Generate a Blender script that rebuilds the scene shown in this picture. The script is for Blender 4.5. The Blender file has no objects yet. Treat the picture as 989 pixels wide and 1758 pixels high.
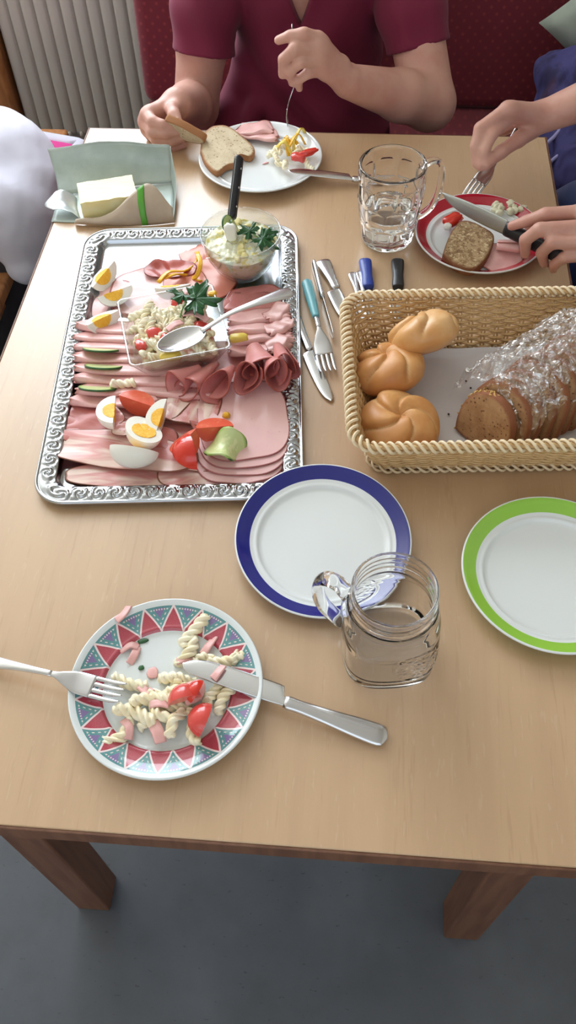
import bpy, bmesh, math, random
import numpy as np
from mathutils import Vector, Matrix
PI = math.pi
TZ = 0.74                      # table top above the floor; all coordinates below are relative to the table top
SC = bpy.context.scene
COL = SC.collection
rnd = random.Random(7)

# ------------------------------------------------------------------ camera, world, lights, exposure
F_PX = 1473.0
PITCH, ROLL, YAW = math.radians(54.308), math.radians(-2.370), math.radians(-6.373)
CAM = np.array([0.4846, -1.4073, 0.8284])
_cp, _sp, _cy, _sy = math.cos(PITCH), math.sin(PITCH), math.cos(YAW), math.sin(YAW)
FW = np.array([_sy*_cp, _cy*_cp, -_sp]); _rt = np.array([_cy, -_sy, 0.0]); _up = np.cross(_rt, FW)
RT = _rt*math.cos(ROLL) + _up*math.sin(ROLL); UP = -_rt*math.sin(ROLL) + _up*math.cos(ROLL)
cd = bpy.data.cameras.new('camera'); cam = bpy.data.objects.new('camera', cd); COL.objects.link(cam)
cd.sensor_fit = 'VERTICAL'; cd.sensor_height = 36.0; cd.lens = F_PX/1758.0*36.0; cd.clip_start = 0.02
mw = Matrix(((RT[0], UP[0], -FW[0], CAM[0]), (RT[1], UP[1], -FW[1], CAM[1]), (RT[2], UP[2], -FW[2], CAM[2]+TZ), (0, 0, 0, 1)))
cam.matrix_world = mw
SC.camera = cam

wd = bpy.data.worlds.new('daylight'); SC.world = wd; wd.use_nodes = True
bg = wd.node_tree.nodes['Background']; bg.inputs[0].default_value = (0.80, 0.90, 1.0, 1); bg.inputs[1].default_value = 2.0

def area_light(name, loc, rot, sx, sy, power, col):
    l = bpy.data.lights.new(name, 'AREA'); l.shape = 'RECTANGLE'; l.size = sx; l.size_y = sy; l.energy = power; l.color = col
    o = bpy.data.objects.new(name, l); COL.objects.link(o); o.location = (loc[0], loc[1], loc[2]+TZ); o.rotation_euler = rot
    return o
# daylight at the window above the radiator, plus a fill lamp added behind the photographer
WIN = (-1.80, 0.20, 0.20, 1.80)                       # x0, x1, z0, z1 of the window in the back wall
area_light('window_daylight', ((WIN[0]+WIN[1])/2, 0.93, (WIN[2]+WIN[3])/2), (math.radians(-90), 0, 0), WIN[1]-WIN[0], WIN[3]-WIN[2], 98, (0.86, 0.94, 1.0))
area_light('rear_fill_light', (0.6, -2.68, 0.95), (math.radians(90), 0, 0), 2.4, 1.3, 1.2, (0.95, 0.97, 1.0))
SC.view_settings.view_transform = 'Standard'; SC.view_settings.look = 'None'; SC.view_settings.gamma = 1.0
SC.view_settings.use_curve_mapping = False; SC.view_settings.exposure = -0.24
SC.cycles.max_bounces = 14; SC.cycles.transmission_bounces = 14; SC.cycles.transparent_max_bounces = 16; SC.cycles.diffuse_bounces = 5
SC.cycles.glossy_bounces = 6; SC.cycles.blur_glossy = 0.8; SC.cycles.sample_clamp_indirect = 6.0
SC.cycles.use_denoising = True

# ------------------------------------------------------------------ helpers: points, meshes, things
def ray(px, py): return (px-494.5)*RT + (879.0-py)*UP + F_PX*FW
def tz(px, py, z=0.0):         # where the photograph's pixel meets the horizontal plane at height z above the table
    d = ray(px, py); return CAM + (z-CAM[2])/d[2]*d
def ty(px, py, y):             # ... and the vertical plane at depth y
    d = ray(px, py); return CAM + (y-CAM[1])/d[1]*d
def tx(px, py, x):
    d = ray(px, py); return CAM + (x-CAM[0])/d[0]*d

ORG = {}
def link(o, parent, loc, rot=(0, 0, 0)):
    COL.objects.link(o)
    if parent is None:
        o.location = (loc[0], loc[1], loc[2]+TZ)
    else:
        o.parent = parent; o.location = loc
    o.rotation_euler = rot
def tag(o, label=None, cat=None, group=None, kind=None):
    if label: o['label'] = label
    if cat: o['category'] = cat
    if group: o['group'] = group
    if kind: o['kind'] = kind
    return o
def thing(name, label, cat, loc=(0, 0, 0), rot=(0, 0, 0), group=None):
    o = bpy.data.objects.new(name, None); o.empty_display_size = 0.02
    link(o, None, loc, rot); ORG[o.name] = tuple(loc)
    return tag(o, label, cat, group)
def mesh(name, V, Fc, mat=None, smooth=True, attrs=None, fix_normals=True):
    me = bpy.data.meshes.new(name)
    me.from_pydata([tuple(map(float, v)) for v in V], [], [tuple(map(int, f)) for f in Fc])
    if mat is not None: me.materials.append(mat)
    if smooth: me.polygons.foreach_set('use_smooth', [True]*len(me.polygons))
    if attrs:
        for k, vals in attrs.items():
            a = me.attributes.new(k, 'FLOAT', 'POINT'); a.data.foreach_set('value', np.asarray(vals, dtype=np.float32))
    me.update()
    if fix_normals:
        bm = bmesh.new(); bm.from_mesh(me); bmesh.ops.recalc_face_normals(bm, faces=list(bm.faces)); bm.to_mesh(me); bm.free()
    return me
def add(name, V, Fc, mat, parent=None, loc=None, rot=(0, 0, 0), smooth=True, attrs=None, world=False, auto=None):
    """one mesh object; world=True: V is in table coordinates and the parent's origin is taken off"""
    V = np.asarray(V, dtype=float)
    if parent is None and loc is None:
        lo, hi = V.min(0), V.max(0); loc = np.array([(lo[0]+hi[0])/2, (lo[1]+hi[1])/2, lo[2]]); V = V - loc
    elif parent is not None and world:
        V = V - np.array(ORG.get(parent.name, (0, 0, 0)))
    if loc is None: loc = (0, 0, 0)
    me = V_mesh = mesh(name, V, Fc, mat, smooth, attrs)
    if auto is not None: sharp(me, auto)
    o = bpy.data.objects.new(name, me); link(o, parent, loc, rot); ORG[o.name] = tuple(loc)
    return o
def addm(name, me, parent=None, loc=(0, 0, 0), rot=(0, 0, 0), scale=None):
    o = bpy.data.objects.new(name, me); link(o, parent, loc, rot)
    if scale is not None: o.scale = scale if hasattr(scale, '__len__') else (scale,)*3
    ORG[o.name] = tuple(loc)
    return o
def sharp(me, deg):
    bm = bmesh.new(); bm.from_mesh(me); lim = math.radians(deg)
    for e in bm.edges:
        if len(e.link_faces) == 2 and e.calc_face_angle(0) > lim: e.smooth = False
    bm.to_mesh(me); bm.free()
class MB:
    """collects shapes into one vertex and face list"""
    def __init__(s): s.V = []; s.F = []; s.A = []
    def put(s, V, Fc, a=None):
        n = len(s.V); s.V += [tuple(v) for v in V]; s.F += [tuple(i+n for i in f) for f in Fc]
        s.A += list(a) if a is not None else [0.0]*len(V)
        return s
    def box(s, x0, x1, y0, y1, z0, z1):
        V = [(x0, y0, z0), (x1, y0, z0), (x1, y1, z0), (x0, y1, z0), (x0, y0, z1), (x1, y0, z1), (x1, y1, z1), (x0, y1, z1)]
        return s.put(V, [(0, 3, 2, 1), (4, 5, 6, 7), (0, 1, 5, 4), (1, 2, 6, 5), (2, 3, 7, 6), (3, 0, 4, 7)])
    def obj(s, name, mat, parent=None, **k): return add(name, s.V, s.F, mat, parent, **k)
def box_mesh(name, sx, sy, sz, bev, mat, seg=2):
    """a bevelled box standing on z = 0, centred in x and y"""
    bm = bmesh.new(); bmesh.ops.create_cube(bm, size=1.0)
    for v in bm.verts: v.co = Vector((v.co.x*sx, v.co.y*sy, (v.co.z+0.5)*sz))
    if bev > 0: bmesh.ops.bevel(bm, geom=list(bm.edges), offset=bev, segments=seg, profile=0.5, affect='EDGES')
    me = bpy.data.meshes.new(name); bm.to_mesh(me); bm.free(); me.materials.append(mat)
    me.polygons.foreach_set('use_smooth', [max(abs(c) for c in p.normal) < 0.999 for p in me.polygons])
    return me
def grid_faces(nu, nv, cu=False, cv=False):
    Fc = []
    for i in range(nu if cu else nu-1):
        for j in range(nv if cv else nv-1):
            a = i*nv+j; b = ((i+1) % nu)*nv+j; c = ((i+1) % nu)*nv+(j+1) % nv; d = i*nv+(j+1) % nv
            Fc.append((a, b, c, d))
    return Fc
def lathe(prof, n=64, close=True):
    """prof: (r, z) from the axis outward and back to the axis"""
    V = []; Fc = []; rows = []
    for r, z in prof:
        if r < 1e-6: rows.append([len(V)]); V.append((0, 0, z))
        else:
            rows.append(list(range(len(V), len(V)+n)))
            V += [(r*math.cos(2*PI*k/n), r*math.sin(2*PI*k/n), z) for k in range(n)]
    for a, b in zip(rows, rows[1:]):
        for k in range(n):
            k2 = (k+1) % n
            if len(a) == 1 and len(b) == 1: continue
            if len(a) == 1: Fc.append((a[0], b[k], b[k2]))
            elif len(b) == 1: Fc.append((a[k], b[0], a[k2]))
            else: Fc.append((a[k], b[k], b[k2], a[k2]))
    return V, [f[::-1] for f in Fc]
def frames(P):
    P = np.asarray(P, float); T = np.gradient(P, axis=0); T /= np.linalg.norm(T, axis=1)[:, None]+1e-12
    N = np.zeros_like(P); a = np.array([0, 0, 1.0]) if abs(T[0][2]) < 0.9 else np.array([1.0, 0, 0])
    n = a - T[0]*(a@T[0]); n /= np.linalg.norm(n)
    for i in range(len(P)):
        n = n - T[i]*(n@T[i]); n /= np.linalg.norm(n)+1e-12; N[i] = n
    return T, N, np.cross(T, N)
def tube(P, rad, n=8, ry=None, cap=True, closed=False):
    P = np.asarray(P, float); m = len(P); T, N, B = frames(P)
    rad = np.broadcast_to(np.asarray(rad, float), (m,)); ry = rad if ry is None else np.broadcast_to(np.asarray(ry, float), (m,))
    V = []
    for i in range(m):
        for k in range(n):
            a = 2*PI*k/n; V.append(P[i]+N[i]*math.cos(a)*rad[i]+B[i]*math.sin(a)*ry[i])
    Fc = grid_faces(m, n, closed, True)
    if cap and not closed:
        Fc.append(tuple(range(n))); Fc.append(tuple(range((m-1)*n, m*n))[::-1])
    return V, [f[::-1] for f in Fc]
def spline(P, n):
    """Catmull-Rom through P"""
    P = np.asarray(P, float); m = len(P); out = []
    Q = np.vstack([2*P[0]-P[1], P, 2*P[-1]-P[-2]])
    for t in np.linspace(0, m-1, n):
        i = min(int(t), m-2); u = t-i; a, b, c, d = Q[i:i+4]
        out.append(0.5*((2*b)+(-a+c)*u+(2*a-5*b+4*c-d)*u*u+(-a+3*b-3*c+d)*u**3))
    return np.array(out)
def shell(S, th, closed_v=False, edge=None):
    """S[nu,nv,3] a surface; a sheet of thickness th below it"""
    nu, nv = S.shape[:2]
    du = np.gradient(S, axis=0); dv = np.gradient(S, axis=1)
    if closed_v: dv = np.roll(S, -1, 1)-np.roll(S, 1, 1)
    n = np.cross(du, dv); n /= np.linalg.norm(n, axis=2)[..., None]+1e-12
    T = S - n*th
    V = np.vstack([S.reshape(-1, 3), T.reshape(-1, 3)]); k = nu*nv
    f = grid_faces(nu, nv, False, closed_v); Fc = list(f)+[tuple(i+k for i in q[::-1]) for q in f]
    ring = lambda i, j: i*nv+j
    for j in range(nv if closed_v else nv-1):
        j2 = (j+1) % nv
        Fc.append((ring(0, j2), ring(0, j), ring(0, j)+k, ring(0, j2)+k)[::-1])
        Fc.append((ring(nu-1, j), ring(nu-1, j2), ring(nu-1, j2)+k, ring(nu-1, j)+k)[::-1])
    if not closed_v:
        for i in range(nu-1):
            Fc.append((ring(i, 0), ring(i+1, 0), ring(i+1, 0)+k, ring(i, 0)+k)[::-1])
            Fc.append((ring(i+1, nv-1), ring(i, nv-1), ring(i, nv-1)+k, ring(i+1, nv-1)+k)[::-1])
    return V, Fc
def rotz(a): c, s = math.cos(a), math.sin(a); return np.array([[c, -s, 0], [s, c, 0], [0, 0, 1]])
def rotx(a): c, s = math.cos(a), math.sin(a); return np.array([[1, 0, 0], [0, c, -s], [0, s, c]])
def roty(a): c, s = math.cos(a), math.sin(a); return np.array([[c, 0, s], [0, 1, 0], [-s, 0, c]])
def aim_euler(d, roll=0.0):
    """euler that turns local +X to d, local Z kept as upright as it can be, then rolled about X"""
    d = np.asarray(d, float); d = d/np.linalg.norm(d); up = np.array([0, 0, 1.0]) if abs(d[2]) < 0.98 else np.array([0, 1.0, 0])
    y = np.cross(up, d); y /= np.linalg.norm(y); z = np.cross(d, y)
    m = Matrix(((d[0], y[0], z[0]), (d[1], y[1], z[1]), (d[2], y[2], z[2]))) @ Matrix.Rotation(roll, 3, 'X')
    return m.to_euler()
def vnoise(P, seed=0, octs=3):
    """smooth pseudo noise of points [.,3], about -1..1"""
    P = np.asarray(P, float); r = np.random.RandomState(seed); out = np.zeros(P.shape[:-1]); amp = 1.0; f = 1.0; tot = 0
    for o in range(octs):
        for k in range(3):
            w = r.normal(size=3); w *= f*2.2/np.linalg.norm(w); q = r.normal(size=3)*f*1.3
            out += amp/3*np.sin(P@w + r.rand()*6.28 + 1.3*np.sin(P@q + r.rand()*6.28))
        tot += amp*0.6; amp *= 0.55; f *= 2.0
    return out/tot

# ------------------------------------------------------------------ helpers: materials
def lin(c):
    return tuple((x/255/12.92 if x/255 <= 0.04045 else ((x/255+0.055)/1.055)**2.4) for x in c)
class X:
    """arithmetic on shader sockets"""
    def __init__(s, nt, v): s.nt = nt; s.v = v
    def _m(s, op, *o):
        n = s.nt.nodes.new('ShaderNodeMath'); n.operation = op
        for i, a in enumerate((s,)+o):
            v = a.v if isinstance(a, X) else a
            if isinstance(v, (int, float)): n.inputs[i].default_value = v
            else: s.nt.links.new(v, n.inputs[i])
        return X(s.nt, n.outputs[0])
    def __add__(s, o): return s._m('ADD', o)
    def __sub__(s, o): return s._m('SUBTRACT', o)
    def __mul__(s, o): return s._m('MULTIPLY', o)
    def __truediv__(s, o): return s._m('DIVIDE', o)
    def lt(s, o): return s._m('LESS_THAN', o)
    def gt(s, o): return s._m('GREATER_THAN', o)
    def abs(s): return s._m('ABSOLUTE')
    def fract(s): return s._m('FRACT')
    def sqrt(s): return s._m('SQRT')
    def sin(s): return s._m('SINE')
    def atan2(s, o): return s._m('ARCTAN2', o)
    def min(s, o): return s._m('MINIMUM', o)
    def max(s, o): return s._m('MAXIMUM', o)
    def step(s, lo, hi):
        n = s.nt.nodes.new('ShaderNodeMapRange'); n.interpolation_type = 'SMOOTHSTEP'
        s.nt.links.new(s.v, n.inputs[0]); n.inputs[1].default_value = lo; n.inputs[2].default_value = hi
        return X(s.nt, n.outputs[0])
class Mat:
    def __init__(s, name, col=(200, 200, 200), rough=0.5, metal=0.0, **kw):
        s.m = bpy.data.materials.new(name); s.m.use_nodes = True; s.nt = s.m.node_tree; s.b = s.nt.nodes['Principled BSDF']
        s.c = None; s.base = lin(col)
        s.b.inputs['Base Color'].default_value = s.base+(1,); s.b.inputs['Roughness'].default_value = rough; s.b.inputs['Metallic'].default_value = metal
        for k, v in kw.items(): s.b.inputs[{'ior': 'IOR', 'trans': 'Transmission Weight', 'sss': 'Subsurface Weight', 'coat': 'Coat Weight', 'sheen': 'Sheen Weight', 'spec': 'Specular IOR Level', 'alpha': 'Alpha', 'sr': 'Subsurface Scale', 'cr': 'Coat Roughness'}[k]].default_value = v
        if kw.get('sss'): s.b.inputs['Subsurface Radius'].default_value = (1.0, 0.35, 0.2)
    def co(s, kind='Object'):
        return s.nt.nodes.new('ShaderNodeTexCoord').outputs[kind]
    def xyz(s, kind='Object'):
        n = s.nt.nodes.new('ShaderNodeSeparateXYZ'); s.nt.links.new(s.co(kind), n.inputs[0]); return [X(s.nt, o) for o in n.outputs]
    def attr(s, name):
        n = s.nt.nodes.new('ShaderNodeAttribute'); n.attribute_name = name; return X(s.nt, n.outputs['Fac'])
    def noise(s, scale=10, detail=3, rough=0.5, sc=(1, 1, 1), dist=0.0, kind='Object', rot=(0, 0, 0)):
        mp = s.nt.nodes.new('ShaderNodeMapping'); mp.inputs['Scale'].default_value = sc; mp.inputs['Rotation'].default_value = rot
        s.nt.links.new(s.co(kind), mp.inputs[0])
        n = s.nt.nodes.new('ShaderNodeTexNoise'); n.inputs['Scale'].default_value = scale; n.inputs['Detail'].default_value = detail
        n.inputs['Roughness'].default_value = rough; n.inputs['Distortion'].default_value = dist
        s.nt.links.new(mp.outputs[0], n.inputs['Vector']); return X(s.nt, n.outputs['Fac'])
    def voro(s, scale=10, sc=(1, 1, 1), feat='F1', kind='Object'):
        mp = s.nt.nodes.new('ShaderNodeMapping'); mp.inputs['Scale'].default_value = sc; s.nt.links.new(s.co(kind), mp.inputs[0])
        n = s.nt.nodes.new('ShaderNodeTexVoronoi'); n.feature = feat; n.inputs['Scale'].default_value = scale
        s.nt.links.new(mp.outputs[0], n.inputs['Vector']); return X(s.nt, n.outputs['Distance'])
    def mix(s, fac, col):
        """lay col over what is there by fac"""
        n = s.nt.nodes.new('ShaderNodeMix'); n.data_type = 'RGBA'
        s.nt.links.new(fac.v, n.inputs[0])
        if s.c is None: n.inputs[6].default_value = s.base+(1,)
        else: s.nt.links.new(s.c, n.inputs[6])
        n.inputs[7].default_value = lin(col)+(1,)
        s.c = n.outputs[2]; s.nt.links.new(s.c, s.b.inputs['Base Color']); return s
    def bump(s, h, strength=0.3, dist=0.002):
        n = s.nt.nodes.new('ShaderNodeBump'); n.inputs['Strength'].default_value = strength; n.inputs['Distance'].default_value = dist
        s.nt.links.new(h.v, n.inputs['Height']); s.nt.links.new(n.outputs[0], s.b.inputs['Normal']); return s
    def set(s, inp, x): s.nt.links.new(x.v, s.b.inputs[inp]); return s
# ------------------------------------------------------------------ shared materials
def glassmat(name, col=(255, 255, 255), ior=1.38, rough=0.0):
    return Mat(name, col, rough, trans=1.0, ior=ior).m
def thin_glass(name):
    m = bpy.data.materials.new(name); m.use_nodes = True; nt = m.node_tree; nt.nodes.remove(nt.nodes['Principled BSDF'])
    t_ = nt.nodes.new('ShaderNodeBsdfTransparent'); t_.inputs[0].default_value = (.95, .97, .965, 1); g_ = nt.nodes.new('ShaderNodeBsdfGlossy'); g_.inputs['Roughness'].default_value = .09
    x_ = nt.nodes.new('ShaderNodeMixShader'); f_ = nt.nodes.new('ShaderNodeLayerWeight'); f_.inputs[0].default_value = .5
    p_ = X(nt, f_.outputs['Facing']); p_ = p_*p_*0.62+0.10; nt.links.new(p_.v, x_.inputs[0]); nt.links.new(t_.outputs[0], x_.inputs[1]); nt.links.new(g_.outputs[0], x_.inputs[2]); nt.links.new(x_.outputs[0], nt.nodes['Material Output'].inputs['Surface'])
    return m
m_steel = Mat('brushed_steel', (205, 205, 208), 0.22, 1.0)
m_steel.bump(m_steel.noise(60, 2, sc=(1, 8, 8)), 0.05, 0.0005); STEEL = m_steel.m
BLADE = Mat('polished_blade_steel', (215, 217, 220), 0.18, 1.0).m
GLASS = glassmat('clear_glass'); BOWLGL = thin_glass('thin_bowl_glass')
WATER = glassmat('still_water', (255, 255, 255), 1.33)
PORC = Mat('white_porcelain', (226, 230, 232), 0.16, coat=0.3).m
_w = Mat('beech_wood', (116, 78, 57), 0.5)
_w.mix(_w.noise(6, 4, sc=(12, 12, 1), dist=0.6).step(0.35, 0.7), (98, 62, 44)).bump(_w.noise(40, 2, sc=(8, 8, 1)), 0.08, 0.001); BEECH = _w.m

# ------------------------------------------------------------------ the room
RX0, RX1, RY0, RY1, RZ0, RZ1 = -1.9, 2.4, -2.65, 0.88, -TZ, 1.86
wallm = Mat('cream_wall_paint', (232, 226, 214), 0.85); wallm.bump(wallm.noise(180, 2), 0.1, 0.001); WALL = wallm.m
fm = Mat('grey_linoleum', (84, 88, 96), 0.42)
fm.mix(fm.noise(14, 5, 0.65).step(0.35, 0.75), (78, 82, 89)).mix(fm.noise(5, 3).step(0.5, 0.8), (98, 103, 111))
fm.mix(fm.noise(60, 2, 0.6, sc=(1, 2.2, 1)).step(0.66, 0.74), (66, 69, 75)); FLOORM = fm.m
def struct(o): o['kind'] = 'structure'; return o
struct(MB().box(RX0-.1, RX1+.1, RY0-.1, RY1+.12, RZ0-.05, RZ0).obj('floor', FLOORM, smooth=False))
struct(MB().box(RX0-.1, RX1+.1, RY0-.1, RY1+.12, RZ1, RZ1+.05).obj('ceiling', WALL, smooth=False))
w = MB(); x0, x1, z0, z1 = WIN
w.box(RX0, x0, RY1, RY1+.1, RZ0, RZ1).box(x1, RX1, RY1, RY1+.1, RZ0, RZ1).box(x0, x1, RY1, RY1+.1, RZ0, z0).box(x0, x1, RY1, RY1+.1, z1, RZ1)
struct(w.obj('wall_back', WALL, smooth=False))
struct(MB().box(RX0-.1, RX0, RY0-.1, RY1+.1, RZ0, RZ1).obj('wall_left', WALL, smooth=False))
struct(MB().box(RX1, RX1+.1, RY0-.1, RY1+.1, RZ0, RZ1).obj('wall_right', WALL, smooth=False))
w = MB(); w.box(RX0, -.6, RY0-.1, RY0, RZ0, RZ1).box(1.8, RX1, RY0-.1, RY0, RZ0, RZ1).box(-.6, 1.8, RY0-.1, RY0, RZ0, .3).box(-.6, 1.8, RY0-.1, RY0, 1.6, RZ1)
struct(w.obj('wall_front', WALL, smooth=False))
WHITEP = Mat('white_gloss_paint', (228, 228, 224), 0.35).m
w1 = struct(MB().box(x0, x0+.05, RY1+.005, RY1+.05, z0, z1).box(x1-.05, x1, RY1+.005, RY1+.05, z0, z1).box(x0+.05, x1-.05, RY1+.005, RY1+.05, z0, z0+.05).box(x0+.05, x1-.05, RY1+.005, RY1+.05, z1-.05, z1).obj('window_1', WHITEP, smooth=False))
xm = (x0+x1)/2
add('mullion', *(lambda b: (b.V, b.F))(MB().box(xm-.03, xm+.03, RY1+.01, RY1+.045, z0+.05, z1-.05)), WHITEP, w1, world=True, smooth=False)
add('window_sill', *(lambda b: (b.V, b.F))(MB().box(x0-.03, x1+.03, RY1-.06, RY1+.0, z0-.03, z0-.001)), WHITEP, w1, world=True, smooth=False)
# wooden post at the left end of the radiator
pm = Mat('oiled_oak', (178, 122, 74), 0.4); pm.mix(pm.noise(5, 4, sc=(10, 10, 1), dist=0.8).step(0.35, 0.7), (146, 94, 54)); OAK = pm.m
o = addm('trim_1', box_mesh('trim_1', .16, .1, 1.25, .012, OAK), None, (-.535, .82, -TZ)); struct(o)
BB = Mat('dark_baseboard', (120, 106, 96), 0.5).m
o = struct(MB().box(-.45, RX1, RY1-.015, RY1-.001, RZ0, RZ0+.07).obj('baseboard_back', BB, smooth=False))

# ------------------------------------------------------------------ radiator
RADM = Mat('white_radiator_enamel', (190, 186, 178), 0.35).m
rad = thing('radiator', 'tall ribbed cream panel radiator on the back wall beside the red bench', 'radiator', (-.24, .80, -.50))
rx0, rx1, rz0, rz1 = -.445, -.075, -.50, .16
V = []; pitch = .0335; nr = int((rx1-rx0)/pitch); xs = []
for i in range(nr):
    b = rx0+i*pitch
    for f, y in ((0, 0), (.05, -.001), (.10, -.004), (.16, -.0075), (.24, -.009), (.76, -.009), (.84, -.0075), (.90, -.004), (.95, -.001)):
        xs.append((b+f*pitch, y))
xs.append((rx0+nr*pitch, 0)); rx1 = rx0+nr*pitch
zs = [(rz0, .014), (rz0+.004, .008), (rz0+.016, .001), (rz0+.022, 0), (rz1-.022, 0), (rz1-.016, .001), (rz1-.004, .008), (rz1, .014)]
S = np.array([[(x, .80+max(y, -.014)*(1 if k else 0.2)*(0 if dz > .005 else 1)+dz*0.6, z) for z, dz in zs] for k, (x, y) in enumerate(xs)])
V, Fc = shell(S, -.002); add('front_panel', V, Fc, RADM, rad, world=True, auto=60)
b = MB().box(rx0, rx1, .812, .835, rz0+.004, rz1-.004); add('rear_panel', b.V, b.F, RADM, rad, world=True, smooth=False)
b = MB().box(rx1-.002, rx1+.014, .788, .838, rz0+.002, rz1); add('side_cover', b.V, b.F, RADM, rad, world=True, smooth=False)
for i in range(nr):
    x = rx0+(i+.5)*pitch
    V, Fc = tube([(x, .790, rz0+.008), (x, .786, rz0+.014), (x, .787, rz0+.022)], [.004, .006, .004], 8); add('rib_end', V, Fc, RADM, rad, world=True)
for x in (rx0+.06, rx1-.06):
    b = MB().box(x-.02, x+.02, .835, .879, rz1-.2, rz1-.1); add('wall_bracket', b.V, b.F, RADM, rad, world=True, smooth=False)
V, Fc = tube(spline([(rx0+.03, .825, rz0+.006), (rx0+.03, .825, rz0-.06), (rx0+.03, .84, -TZ+.002)], 8), .009, 10); add('supply_pipe', V, Fc, RADM, rad, world=True)

# ------------------------------------------------------------------ upholstered bench
um = Mat('red_patterned_upholstery', (112, 24, 42), 0.8, sheen=0.2)
gx, gy, gz = um.xyz()
sx = (gx+gz*0.0)*74.0; sz = (gz+gy*0.4)*74.0
u1 = ((sx+sz)*0.5).fract()-0.5; v1 = ((sx-sz)*0.5).fract()-0.5
dd = (u1*u1+v1*v1).sqrt()
um.mix(dd.step(.26, .08)*0.7, (142, 52, 54)).mix(um.noise(9, 3).step(.4, .7)*0.35, (104, 18, 36))
um.bump(um.noise(700, 1), 0.15, 0.0008); UPH = um.m
bench = thing('upholstered_bench', 'long bench upholstered in red patterned fabric behind the table', 'bench', (.9, .455, -TZ))
me = box_mesh('seat', 1.90, .50, .10, .03, UPH, 4); o = addm('seat', me, bench, (.01, -.055, -.365+TZ))
me = box_mesh('backrest', 1.90, .085, .46, .028, UPH, 4); o = addm('backrest', me, bench, (.01, .135, -.27+TZ), (math.radians(-7), 0, 0))
b = MB().box(-.92, .94, -.28, .17, 0, .375); add('plinth', b.V, b.F, OAK, bench, smooth=False)

# ------------------------------------------------------------------ table
tm = Mat('beech_laminate', (194, 160, 125), 0.31, spec=1.0)
tm.mix(tm.noise(3.2, 5, 0.6, sc=(9, 0.55, 1), dist=0.3).step(.35, .75)*0.75, (185, 151, 118))
tm.mix(tm.noise(16, 3, 0.6, sc=(14, .8, 1)).step(.56, .72)*0.45, (176, 141, 107))
tm.mix(tm.noise(40, 2, 0.6, sc=(5, .9, 1)).step(.62, .7)*0.35, (202, 174, 144)); LAM = tm.m
table = thing('dining_table', 'rectangular beech dining table laid for a shared meal', 'table', (.4, -.6, -TZ))
TW, TL, TH = .8, 1.2, .028
o = addm('table_top', box_mesh('table_top', TW-.006, TL-.006, TH, .0012, LAM, 1), table, (0, 0, TZ-TH))
for nm, sx, sy, px, py in (('edge_band', TW, .003, 0, -TL/2+.0015), ('edge_band', TW, .003, 0, TL/2-.0015), ('edge_band', .003, TL-.006, -TW/2+.0015, 0), ('edge_band', .003, TL-.006, TW/2-.0015, 0)):
    addm(nm, box_mesh(nm, sx, sy, TH-.0008, .0008, BEECH, 1), table, (px, py, TZ-TH))
LEG = box_mesh('leg', .056, .056, TZ-TH, .003, BEECH)
for lx in (.095, .712):
    for ly in (-1.108, -.09): addm('leg', LEG, table, (lx-.4, ly+.6, 0))
for sx, sy, px, py in ((.561, .02, .0035, -.508), (.561, .02, .0035, .51), (.02, .962, -.305, .001), (.02, .962, .312, .001)):
    addm('apron', box_mesh('apron', sx, sy, .06, .002, BEECH), table, (px, py, TZ-TH-.06))

# ------------------------------------------------------------------ plates
def plate_profile(R, wr, zr):
    """underside from the axis, over the lip, back to the axis"""
    return [(0, .0035), (wr*.55, .0035), (wr*.62, 0), (wr*.70, 0), (wr*.74, .003), (wr+.004, .0045), (R*.9, zr*.72), (R-.0012, zr-.0022), (R, zr-.0008), (R-.0006, zr+.0006), (R-.002, zr+.0008),
            (R*.94, zr*.88), (R*.86, zr*.68), (wr+.0075, zr*.50), (wr+.0052, zr*.50), (wr+.0036, zr*.52), (wr+.0022, zr*.47), (wr+.0008, .0066), (wr-.001, .0052), (wr-.0045, .0047), (wr*.5, .0045), (0, .0045)]
def banded(name, col, r0, r1):
    m = Mat(name, (224, 228, 230), 0.14, coat=0.3); x, y, z = m.xyz(); r = (x*x+y*y).sqrt()
    m.mix(r.gt(r0)*r.lt(r1), col)
    return m.m
def plate(name, label, c, R, wr, mat, zr=.0185, rot=(0, 0, 0), lift=0.0):
    V, Fc = lathe(plate_profile(R, wr, zr), 128)
    o = add(name, V, Fc, mat, None, loc=(c[0], c[1], 0.0003+lift), rot=rot); return tag(o, label, 'plate')
plate('dinner_plate', 'empty white plate with a dark blue rim beside the glass jar', (.4622, -.8624), .1005, .073, banded('blue_rim_glaze', (30, 36, 128), .0835, .0985), .0175, (math.radians(4.2), math.radians(1.6), 0), .0037)
plate('dinner_plate', 'empty white plate with a lime green rim at the right', (.7185, -.8905), .1015, .074, banded('green_rim_glaze', (148, 200, 74), .0842, .0993))
plate('dinner_plate', 'white plate with a red rim holding bread and cold meat', (.6680, -.2943), .0966, .070, banded('red_rim_glaze', (176, 24, 48), .0795, .0945))
plate('dinner_plate', 'plain white plate with a bread slice, ham and salad', (.3176, -.1055), .1028, .076, PORC)
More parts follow.
